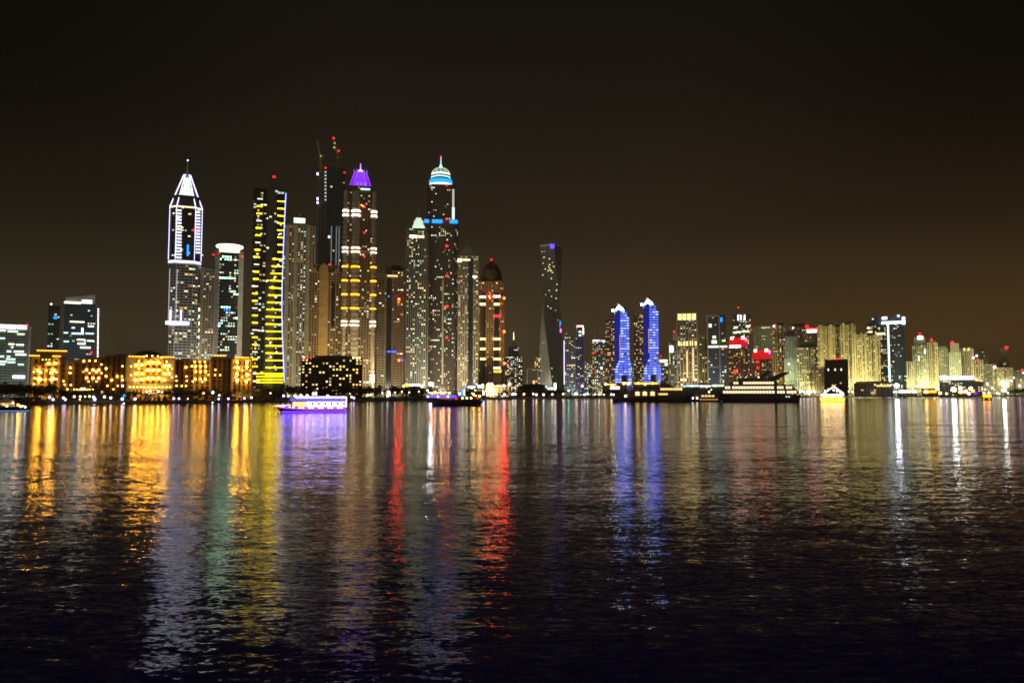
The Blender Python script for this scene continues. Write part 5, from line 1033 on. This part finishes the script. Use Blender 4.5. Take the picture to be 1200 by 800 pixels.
# --- the white dinner cruise boat
T = boat('cruise_boat', 'two decked dinner cruise boat outlined in white red and violet lights', 321, 406, 483, .22); yf = -T.d / 2
hull(T, T.w, T.d, T.z(478.6), T.z(475.4), T.z(477.8), 'hull_navy', -1, rake=.13)
xs, xe = T.x(341, 473), T.x(405.5, 473)
T.part('main_deck_house', 'boat_white').box((xs + xe) / 2, 0, (T.z(478.4) + T.z(470)) / 2, xe - xs, T.d * .84, T.z(470) - T.z(478.4))
T.part('upper_deck', 'boat_white').box((T.x(338, 469) + xe) / 2, 0, T.z(469.6), xe - T.x(338, 469), T.d * .92, .35)
T.part('upper_rail', 'boat_white').box((T.x(339, 467) + xe) / 2, -T.d * .45, T.z(468), xe - T.x(339, 467), .12, 1.0)
T.part('canopy', 'boat_white').box((T.x(345, 465) + xe) / 2, 0, T.z(464.6), xe - T.x(345, 465), T.d * .9, .25)
for i in range(9):
    x_ = T.x(346 + i * 7.3, 467)
    for y_ in (-.42, .42): T.part('canopy_post', 'boat_white', 'cp%d%s' % (i, y_)).tube((x_, y_ * T.d, T.z(469.5)), (x_, y_ * T.d, T.z(464.7)), .06)
T.part('stern_wall', em('em_boatwhite', (1, .80, .90), 2.4)).box(xe + .2, -T.d * .1, (T.z(477) + T.z(464.6)) / 2, .3, T.d * .7, T.z(464.6) - T.z(477))
T.part('wheelhouse', 'boat_white').box(T.x(343, 467), 0, T.z(467.2), 2.6, T.d * .5, 2.0)
BW = em('em_boatwhite', (1, .80, .90), 2.4); BV = em('em_boatviolet', (.08, .02, 1), 6); BR = em('em_boatred', (1, .16, .18), 2); BA = em('em_boatamber', (1, .50, .10), 3.4); BH = em('em_boathull', (.024, .007, 1), 40)
for i in range(3): T.pbar('amber_window', BA, 343.5 + i * 5, 347.6 + i * 5, 471, 475.2, .15, -T.d * .43)
for i in range(6):
    px = 363.5 + i * 7.4; T.pbar('lit_panel', BW, px - 2.4, px + 4.9, 470.4, 476.2, .1, -T.d * .43); T.pbar('dark_window', 'glass', px + 1.6, px + 4.0, 471.4, 474, .2, -T.d * .44)
T.pbar('lit_panel', BW, 358.6, 361, 470.6, 476, .1, -T.d * .43)
for i in range(8): T.pbar('upper_light_strip', BW, 347 + i * 7.35, 353.6 + i * 7.35, 464.4, 466.4, .12, -T.d * .47); T.pbar('upper_violet_strip', em('em_boatblue', (.03, .02, 1), 9), 341 + i * 8, 348 + i * 8, 467.4, 468.9, .12, -T.d * .48)
for i in range(9): T.pbar('bow_light_strip', BW, 322.5 + i * 2.1, 324.2 + i * 2.1, 474.9 - i * .15, 475.8 - i * .15, .12, -T.d * (.10 + .04 * i))
fr = lambda f_: T.d / 2 * (1 if f_ < .55 else max(.02, 1 - ((f_ - .55) / .45) ** 2.1))
for i in range(22):
    px = 323.5 + i * 3.75; f_ = 1 - (px + 1.5 - 321) / 85; sh = T.z(478.6) + (T.z(475.4) - T.z(478.6)) * max(0, (f_ - .45) / .55) ** 1.8
    T.bar('gunwale_light', BW if i % 3 else BV, T.x(px + 1.6, 478), -fr(f_) - .12, sh + .28, T.w * .034, .12, .36); T.bar('red_hull_line', BR, T.x(px + 1.8, 478), -fr(f_) - .10, sh - .30, T.w * .040, .1, .16)
    if i > 1: T.bar('violet_hull_light', BH, T.x(px + 1.8, 481), -fr(f_) * .95 - .06, T.z(482.0), T.w * .041, .1, .22)
for px, py in ((346, 463.6), (353, 463.4), (360, 463.5), (384, 463.8)): T.lamp('roof_lamp', em('em_rooflamp', (1, .7, .55), 18), T.x(px, py), -T.d * .3, T.z(py), .36)
T.part('mast', 'boat_white').tube((T.x(369, 464), 0, T.z(464.5)), (T.x(369, 464), 0, T.z(455)), .07); T.lamp('mast_lamp', 'em_rooflamp', T.x(367.2, 461), -.5, T.z(461), .4); T.bar('mast_light', 'em_cream', T.x(370.6, 461), -.5, T.z(461), .5, .3, 1.4); T.lamp('mast_lamp', 'em_cream', T.x(372, 455.3), -.3, T.z(455.3), .3); T.finish()
# --- the dark dhow
T = boat('dhow', 'dark wooden dhow with blue lit high stern and lantern lit deck', 500, 569, 475, .2)
hull(T, T.w, T.d, T.z(468.2), T.z(466.5), T.z(463.5), 'hull_dark', 1, rake=.10, n=16)
T.part('stern_deck_house', 'teak').box(T.x(519, 464), 0, T.z(464.5), T.x(536, 464) - T.x(503, 464), T.d * .7, T.z(461.5) - T.z(468.5)); T.part('awning', 'teak').box(T.x(517, 461), 0, T.z(460.8), T.x(533, 464) - T.x(501, 464), T.d * .9, .3)
T.part('deck_awning', 'teak').box(T.x(549, 466), 0, T.z(465.4), T.x(563, 466) - T.x(535, 466), T.d * .8, .3)
for px in (536, 543, 550, 557, 562): T.part('awning_post', 'teak', 'ap%d' % px).tube((T.x(px, 467), -T.d * .36, T.z(469)), (T.x(px, 467), -T.d * .36, T.z(465.4)), .1)
for i in range(12): T.pbar('blue_stern_light', BLUED if i % 4 else NEON, 500.6 + i * 2.9, 503 + i * 2.9, 463 + (i < 2) * 0 + .2, 465.4 + .2, .15, -T.d / 2 - .1)
for i, px in enumerate((503, 506.5, 510, 513, 517, 520, 523, 526.5)): T.lamp('deck_lamp', LAMPW if i % 3 == 0 else 'em_sconce', T.x(px, 460.3), -T.d / 2, T.z(459.8 + .5 * (i % 2)), .42)
for px in (542, 547, 552): T.lamp('deck_lantern', LAMPY, T.x(px, 466.2), -T.d * .42, T.z(466.2), .45)
for px, py, m_ in ((555, 462, 'em_sconce'), (557.5, 463.5, LAMPY), (560, 466.5, RED), (562, 464, 'em_sconce'), (535, 467, RED), (564.3, 468.5, BLUE), (566.5, 473.2, 'em_cool2')): T.lamp('deck_lamp', m_, T.x(px, py), -T.d * .4, T.z(py), .4)
T.part('mast', 'teak').tube((T.x(541, 468), 0, T.z(468)), (T.x(541.5, 455), 0, T.z(453.5)), .18); T.part('blue_mast_light', 'em_blue').tube((T.x(540.5, 463), -.4, T.z(463)), (T.x(541.5, 456), -.4, T.z(456)), .5); T.bar('pale_mast_light', 'em_cool2', T.x(544, 459.5), -.4, T.z(459.5), .9, .4, 3.2); T.lamp('mast_lamp', LAMPW, T.x(538.5, 461), -.6, T.z(461), .7)
T.lamp('stern_spotlight', 'em_lampwhite', T.x(504.5, 475), -T.d / 2 + .2, T.z(473.6), .8); T.finish()
# --- moored yachts
def rowwin(T, mat, x0, x1, n_, y0, y1, y, gap=.25):
    st = (x1 - x0) / n_
    for i in range(n_): T.pbar('lit_window', mat, x0 + i * st, x0 + (i + 1 - gap) * st, y0, y1, .25, y)
YC = em('em_yachtwin', (1, .74, .44), 1.7)
T = boat('motor_yacht', 'dark motor yacht with three amber lamps under its aft awning and a lit swim deck', 717, 772, 470.8, .2, 'yacht')
hull(T, T.w, T.d, T.z(465), T.z(464), T.z(466), 'hull_brown', 1, rake=.1); T.part('cabin', 'boat_grey').box(T.x(756, 461), 0, T.z(460.5), T.x(771, 461) - T.x(740, 461), T.d * .8, T.z(456) - T.z(465.2)); T.part('roof', 'boat_grey').box(T.x(755, 455), 0, T.z(455.5), T.x(772, 455) - T.x(738, 455), T.d * .95, .5)
T.part('fly_bridge', 'boat_grey').vprism([(T.x(750, 455), T.z(455)), (T.x(771, 455), T.z(455)), (T.x(766, 452), T.z(452.3)), (T.x(755, 452), T.z(452.3))], -T.d * .3, T.d * .3)
for px in (747, 755.5, 764.5): T.lamp('aft_lamp', LAMPY, T.x(px, 460), -T.d * .44, T.z(460), .7); T.pbar('amber_panel', 'em_warm3', px - 2.6, px + 2.6, 459, 463.4, .2, -T.d * .42)
T.part('swim_deck', 'teak').vprism([(T.x(727, 468), T.z(469)), (T.x(741, 468), T.z(469)), (T.x(741, 460), T.z(459)), (T.x(737, 461), T.z(461)), (T.x(728, 467), T.z(467))], -T.d * .3, T.d * .3); T.lamp('deck_lamp', LAMPY, T.x(733, 464), -T.d * .42, T.z(464), .9); T.pbar('lit_step', 'em_warm1', 728, 736, 465.6, 467.6, .2, -T.d * .44); T.finish()
T = boat('motor_yacht', 'black motor yacht with raked superstructure and two slanting rows of lit windows', 766, 813, 470.8, .22, 'yacht')
hull(T, T.w, T.d, T.z(463.5), T.z(462), T.z(464.5), 'hull_brown', 1, rake=.12); T.part('superstructure', 'boat_grey').vprism([(T.x(769, 465), T.z(464)), (T.x(806, 465), T.z(463.6)), (T.x(798, 459), T.z(458)), (T.x(790, 455), T.z(452.5)), (T.x(774, 455), T.z(451.5)), (T.x(771, 458), T.z(457.5))], -T.d * .38, T.d * .38)
T.part('fly_bridge', 'boat_grey').vprism([(T.x(772, 452), T.z(451.3)), (T.x(789, 452), T.z(452.3)), (T.x(783, 449), T.z(449)), (T.x(774, 448), T.z(448))], -T.d * .3, T.d * .3); T.part('radar_arch', 'hull_dark').vprism([(T.x(774, 449), T.z(448)), (T.x(777, 449), T.z(448)), (T.x(775, 445), T.z(446)), (T.x(773, 445), T.z(446))], -T.d * .2, T.d * .2)
rowwin(T, 'em_warm1', 774, 800, 9, 454.6, 457, -T.d * .39); rowwin(T, 'em_warm1', 771, 783, 5, 460.6, 462.6, -T.d * .39); T.lamp('deck_lamp', 'em_cream', T.x(799, 450.5), -T.d * .3, T.z(451), .6); T.finish()
T = boat('motor_yacht', 'smaller grey motor yacht moored against the bow of the big yacht', 806, 849, 470.6, .24, 'yacht')
hull(T, T.w, T.d, T.z(466), T.z(464.4), T.z(466.8), 'boat_grey', 1, rake=.12); T.part('superstructure', 'boat_grey').vprism([(T.x(809, 466), T.z(466.3)), (T.x(839, 466), T.z(465.8)), (T.x(831, 461), T.z(460.8)), (T.x(815, 460), T.z(459.5)), (T.x(811, 462), T.z(462.5))], -T.d * .38, T.d * .38); T.part('fly_bridge', 'boat_grey').vprism([(T.x(812, 459), T.z(459.6)), (T.x(829, 459), T.z(460.6)), (T.x(824, 457), T.z(457.6)), (T.x(814, 456), T.z(456.6))], -T.d * .28, T.d * .28)
for px, py, r_ in ((812, 466.4, .7), (817, 466.4, .8), (831, 459, .7), (833.5, 456.5, .4)): T.lamp('deck_lamp', LAMPW, T.x(px, py), -T.d * .45, T.z(py), r_)
rowwin(T, 'em_warm3', 822, 838, 4, 462.8, 464.8, -T.d * .4); rowwin(T, 'em_dimamb', 820, 842, 6, 467.4, 468.4, -T.d * .49); T.finish()
T = boat('large_yacht', 'long dark yacht with three tiers of glowing windows and a raked dark mast fin', 838.5, 938, 471, .15, 'yacht'); 
hull(T, T.w, T.d, T.z(461.4), T.z(458.4), T.z(462.2), 'hull_brown', -1, rake=.08, n=18)
for nm, x0, x1, y0, y1, dd in (('main_deck', 846, 936, 461.6, 456.4, .86), ('upper_deck', 846.5, 931, 456.2, 451, .8), ('bridge_deck', 852, 912, 450.8, 446, .68), ('sun_deck', 862, 898, 445.8, 443, .5)):
    a, c_ = T.x(x0, y0), T.x(x1, y0); rk = (T.z(y1) - T.z(y0)) * .9
    T.part(nm, 'boat_grey').vprism([(a, T.z(y0)), (c_, T.z(y0)), (c_ - rk * .5, T.z(y1)), (a + rk * 1.8, T.z(y1))], -T.d / 2 * dd, T.d / 2 * dd); T.part('deck_edge', 'boat_white', 'de' + nm).box((a + c_) / 2 + rk * .8, 0, T.z(y1) + .12, (c_ - a) - rk * .3, T.d * (dd + .08), .22)
for y0, y1, dd, segs in ((457.8, 460.6, .86, ((847, 908, 17), (910.5, 919.5, 3), (921.5, 933, 3))), (452.6, 455.3, .8, ((849.5, 856, 2), (858, 907, 14), (910.5, 918, 3), (920.5, 928, 2))), (447.4, 449.8, .68, ((859.5, 865.5, 2), (871, 907, 11)))):
    for a, c_, n_ in segs: rowwin(T, YC, a, c_, n_, y0, y1, -T.d / 2 * dd - .1, .18)
fin = T.part('raked_mast', 'hull_dark'); fin.vprism([(T.x(899, 446), T.z(446)), (T.x(909, 446), T.z(446)), (T.x(926, 437), T.z(436)), (T.x(916, 437), T.z(436.6)), (T.x(906, 440), T.z(440.4)), (T.x(900, 441), T.z(441))], -1.6, 1.6); T.part('forward_arch', 'hull_dark').vprism([(T.x(887, 443), T.z(443)), (T.x(894, 443), T.z(443)), (T.x(903, 436), T.z(435.4)), (T.x(899, 436), T.z(435.4)), (T.x(893, 439), T.z(439))], -1.4, 1.4)
T.lamp('mast_lamp', 'em_cream', T.x(925.5, 436.5), -1.8, T.z(436.5), .5); T.lamp('deck_lamp', 'em_cream', T.x(889, 442), -T.d * .2, T.z(442), .7); T.part('radar_mast', 'boat_white').tube((T.x(870, 443), 0, T.z(443)), (T.x(869, 440), 0, T.z(438)), .2)
for px in (864, 868, 874): T.lamp('deck_lamp', 'em_warm2', T.x(px, 441.8), -T.d * .2, T.z(442), .4)
for px in (921, 924): T.lamp('stern_lamp', 'em_cool2', T.x(px, 464.5), -T.d / 2 - .1, T.z(464.5), .45)
T.finish()
# --- glowing yellow dhow
T = boat('party_boat', 'small dhow covered in dazzling white and yellow lights east of the big yacht', 960, 990.5, 471, .25)
hull(T, T.w, T.d, T.z(468), T.z(464.5), T.z(465.5), em('em_hullglow', (1, .50, .06), 1.6), -1, rake=.1); T.part('deck_house', 'boat_white').box(T.x(976, 465), 0, T.z(465), T.x(989, 465) - T.x(963, 465), T.d * .7, T.z(461.5) - T.z(468.2)); T.part('roof', 'boat_white').box(T.x(977, 461), 0, T.z(461.2), T.x(988, 465) - T.x(964, 465), T.d * .8, .3)  # lamplight on the hull is put in as emission
PB = em('em_partywhite', (1, .82, .56), 4); PY = em('em_partyyellow', (1, .52, .02), 5)
for i in range(9): T.pbar('light_strip', PB, 961.5 + i * 3.1, 964 + i * 3.1, 461.6, 463.6, .15, -T.d * .45); T.pbar('yellow_light_strip', PY, 961.5 + i * 3.1, 964 + i * 3.1, 466.4, 469.2, .15, -T.d * .52)
for i in range(5): T.pbar('lit_window', PY if i % 2 else PB, 964 + i * 4.6, 967 + i * 4.6, 464, 466, .15, -T.d * .37)
T.part('mast', 'teak').tube((T.x(977, 461), 0, T.z(461)), (T.x(977, 452), 0, T.z(451.5)), .15)
for i in range(7):
    f_ = i / 6
    for sd_ in (-1, 1):
        if i == 6 and sd_ > 0: continue
        px, py = 977 + sd_ * 11 * (1 - f_), 460.6 - 8 * f_; T.lamp('string_lamp', PB, T.x(px, py), -.6, T.z(py), .62)
for px, py in ((967, 458), (971, 456), (977, 457), (981, 458), (985, 459.5)): T.lamp('roof_lamp', LAMPW, T.x(px, py), -T.d * .3, T.z(py), .7)
T.finish()
# --- small orange boat
T = boat('water_taxi', 'small orange lit boat near the far end of the shore', 1150.5, 1162.5, 468.8, .5)
hull(T, T.w, T.d, T.z(466), T.z(464), T.z(465.4), 'hull_dark', 1); T.part('cabin', 'boat_white').box(0, 0, T.z(463.4), T.w * .8, T.d * .7, T.z(460.5) - T.z(466.2)); T.part('roof', 'boat_white').box(0, 0, T.z(460.2), T.w * .95, T.d * .9, .3)
for i in range(3): T.pbar('orange_window', ORG, 1152 + i * 3.4, 1154.8 + i * 3.4, 462, 465.4, .2, -T.d * .4)
for px in (1153, 1159): T.lamp('roof_lamp', LAMPW, T.x(px, 460.2), -T.d * .4, T.z(460), .9); T.lamp('hull_lamp', 'em_orange', T.x(px, 467.4), -T.d * .5, T.z(467.4), .5)
T.finish()
# --- motor yacht cut by the left edge
T = boat('motor_yacht', 'motor yacht with lit aft deck and pale blue water line at the left edge', -30, 36, 482, .26, 'yacht')
hull(T, T.w, T.d, T.z(477), T.z(475.5), T.z(477.2), 'hull_dark', -1, rake=.1); T.part('superstructure', 'boat_white').vprism([(T.x(-18, 476), T.z(476)), (T.x(18, 476), T.z(476.6)), (T.x(16, 470), T.z(470.6)), (T.x(-6, 470), T.z(470.2))], -T.d * .38, T.d * .38)
T.part('fly_bridge', 'boat_white').vprism([(T.x(-4, 470), T.z(470)), (T.x(16, 470), T.z(470.4)), (T.x(17, 468.4), T.z(468.6)), (T.x(2, 467), T.z(467.4))], -T.d * .34, T.d * .34)
T.part('radar_arch', 'boat_white').vprism([(T.x(5, 468), T.z(468.3)), (T.x(8.5, 468), T.z(468.3)), (T.x(14, 463), T.z(463.6)), (T.x(19, 462), T.z(463.2)), (T.x(18, 462), T.z(461.8)), (T.x(9, 462), T.z(461.8))], -T.d * .3, T.d * .3)
for px, py, m_, r_ in ((15.3, 471.8, LAMPY, .34), (24.5, 476.4, LAMPY, .36), (29.6, 477, LAMPW, .36), (8, 475.5, LAMPY, .28), (21.5, 474.5, 'em_sconce', .26), (4, 473.5, 'em_sconce_small', .25), (27, 475.3, 'em_sconce_small', .25)): T.lamp('deck_lamp', m_, T.x(px, py), -T.d * .42, T.z(py), r_)
for i in range(6): T.bar('water_line_light', em('em_paleblue', (.25, .5, 1), 1.0), T.x(2 + i * 6, 481), -T.d * .42, T.z(481.2), 1.7, .1, .22)
rowwin(T, 'em_dimamb', -4, 14, 4, 472, 474, -T.d * .39); T.part('deck_rail', 'steel').path([(T.x(18, 476), -T.d * .42, T.z(474.6)), (T.x(33, 476), -T.d * .38, T.z(475))], .05); T.finish()
# --- pontoon and buoys
T = boat('pontoon', 'low dark floating pontoon on the golden water before the beach tent', 104, 125, 475.6, .18)
T.part('deck', 'teak').box(0, 0, .42, T.w, T.d, .2)
for y_ in (-.36, .36): T.part('float', 'hull_dark', 'f%s' % y_).tube((-T.w * .49, y_ * T.d, .12), (T.w * .49, y_ * T.d, .12), .25, n=8)
for px in (108, 116, 121): T.part('bollard', 'hull_dark', 'bo%d' % px).tube((T.x(px, 475), 0, .5), (T.x(px, 475), 0, .9), .18)
T.finish()
for px, py, lab in ((145, 474.3, 'white lit buoy floating before the palace block'), (249, 473.1, 'white lit buoy floating before the dark hotel turret')):
    Y = shoreY(py + .5); p = P(px, py, Y); t = empty('light_buoy', (p.x, Y, 0), 0, lab, 'buoy')
    MB().lathe([(.3, -.3), (.7, 0), (.6, .35), (.15, .5)], 10).build('float', 'hull_dark', t); MB().tube((0, 0, .5), (0, 0, 1.0), .06).build('post', 'pole', t); MB().ball((0, 0, 1.2), .4).build('lamp', LAMPW, t)

hz = bpy.data.materials.new('night_haze'); hz.use_nodes = True
hz.node_tree.nodes.clear(); _o = hz.node_tree.nodes.new('ShaderNodeOutputMaterial'); _v = hz.node_tree.nodes.new('ShaderNodeVolumePrincipled')
_v.inputs['Color'].default_value = (.95, .93, .88, 1); _v.inputs['Density'].default_value = 0.7e-4; _v.inputs['Anisotropy'].default_value = .6
hz.node_tree.links.new(_v.outputs[0], _o.inputs['Volume']); MATS['night_haze'] = hz
tag(MB().box(0, 4500, 200, 19000, 9180, 406).build('haze', 'night_haze'), 'thin brown night haze filling the air over the bay', 'haze', kind='stuff')
S.cycles.volume_bounces = 0
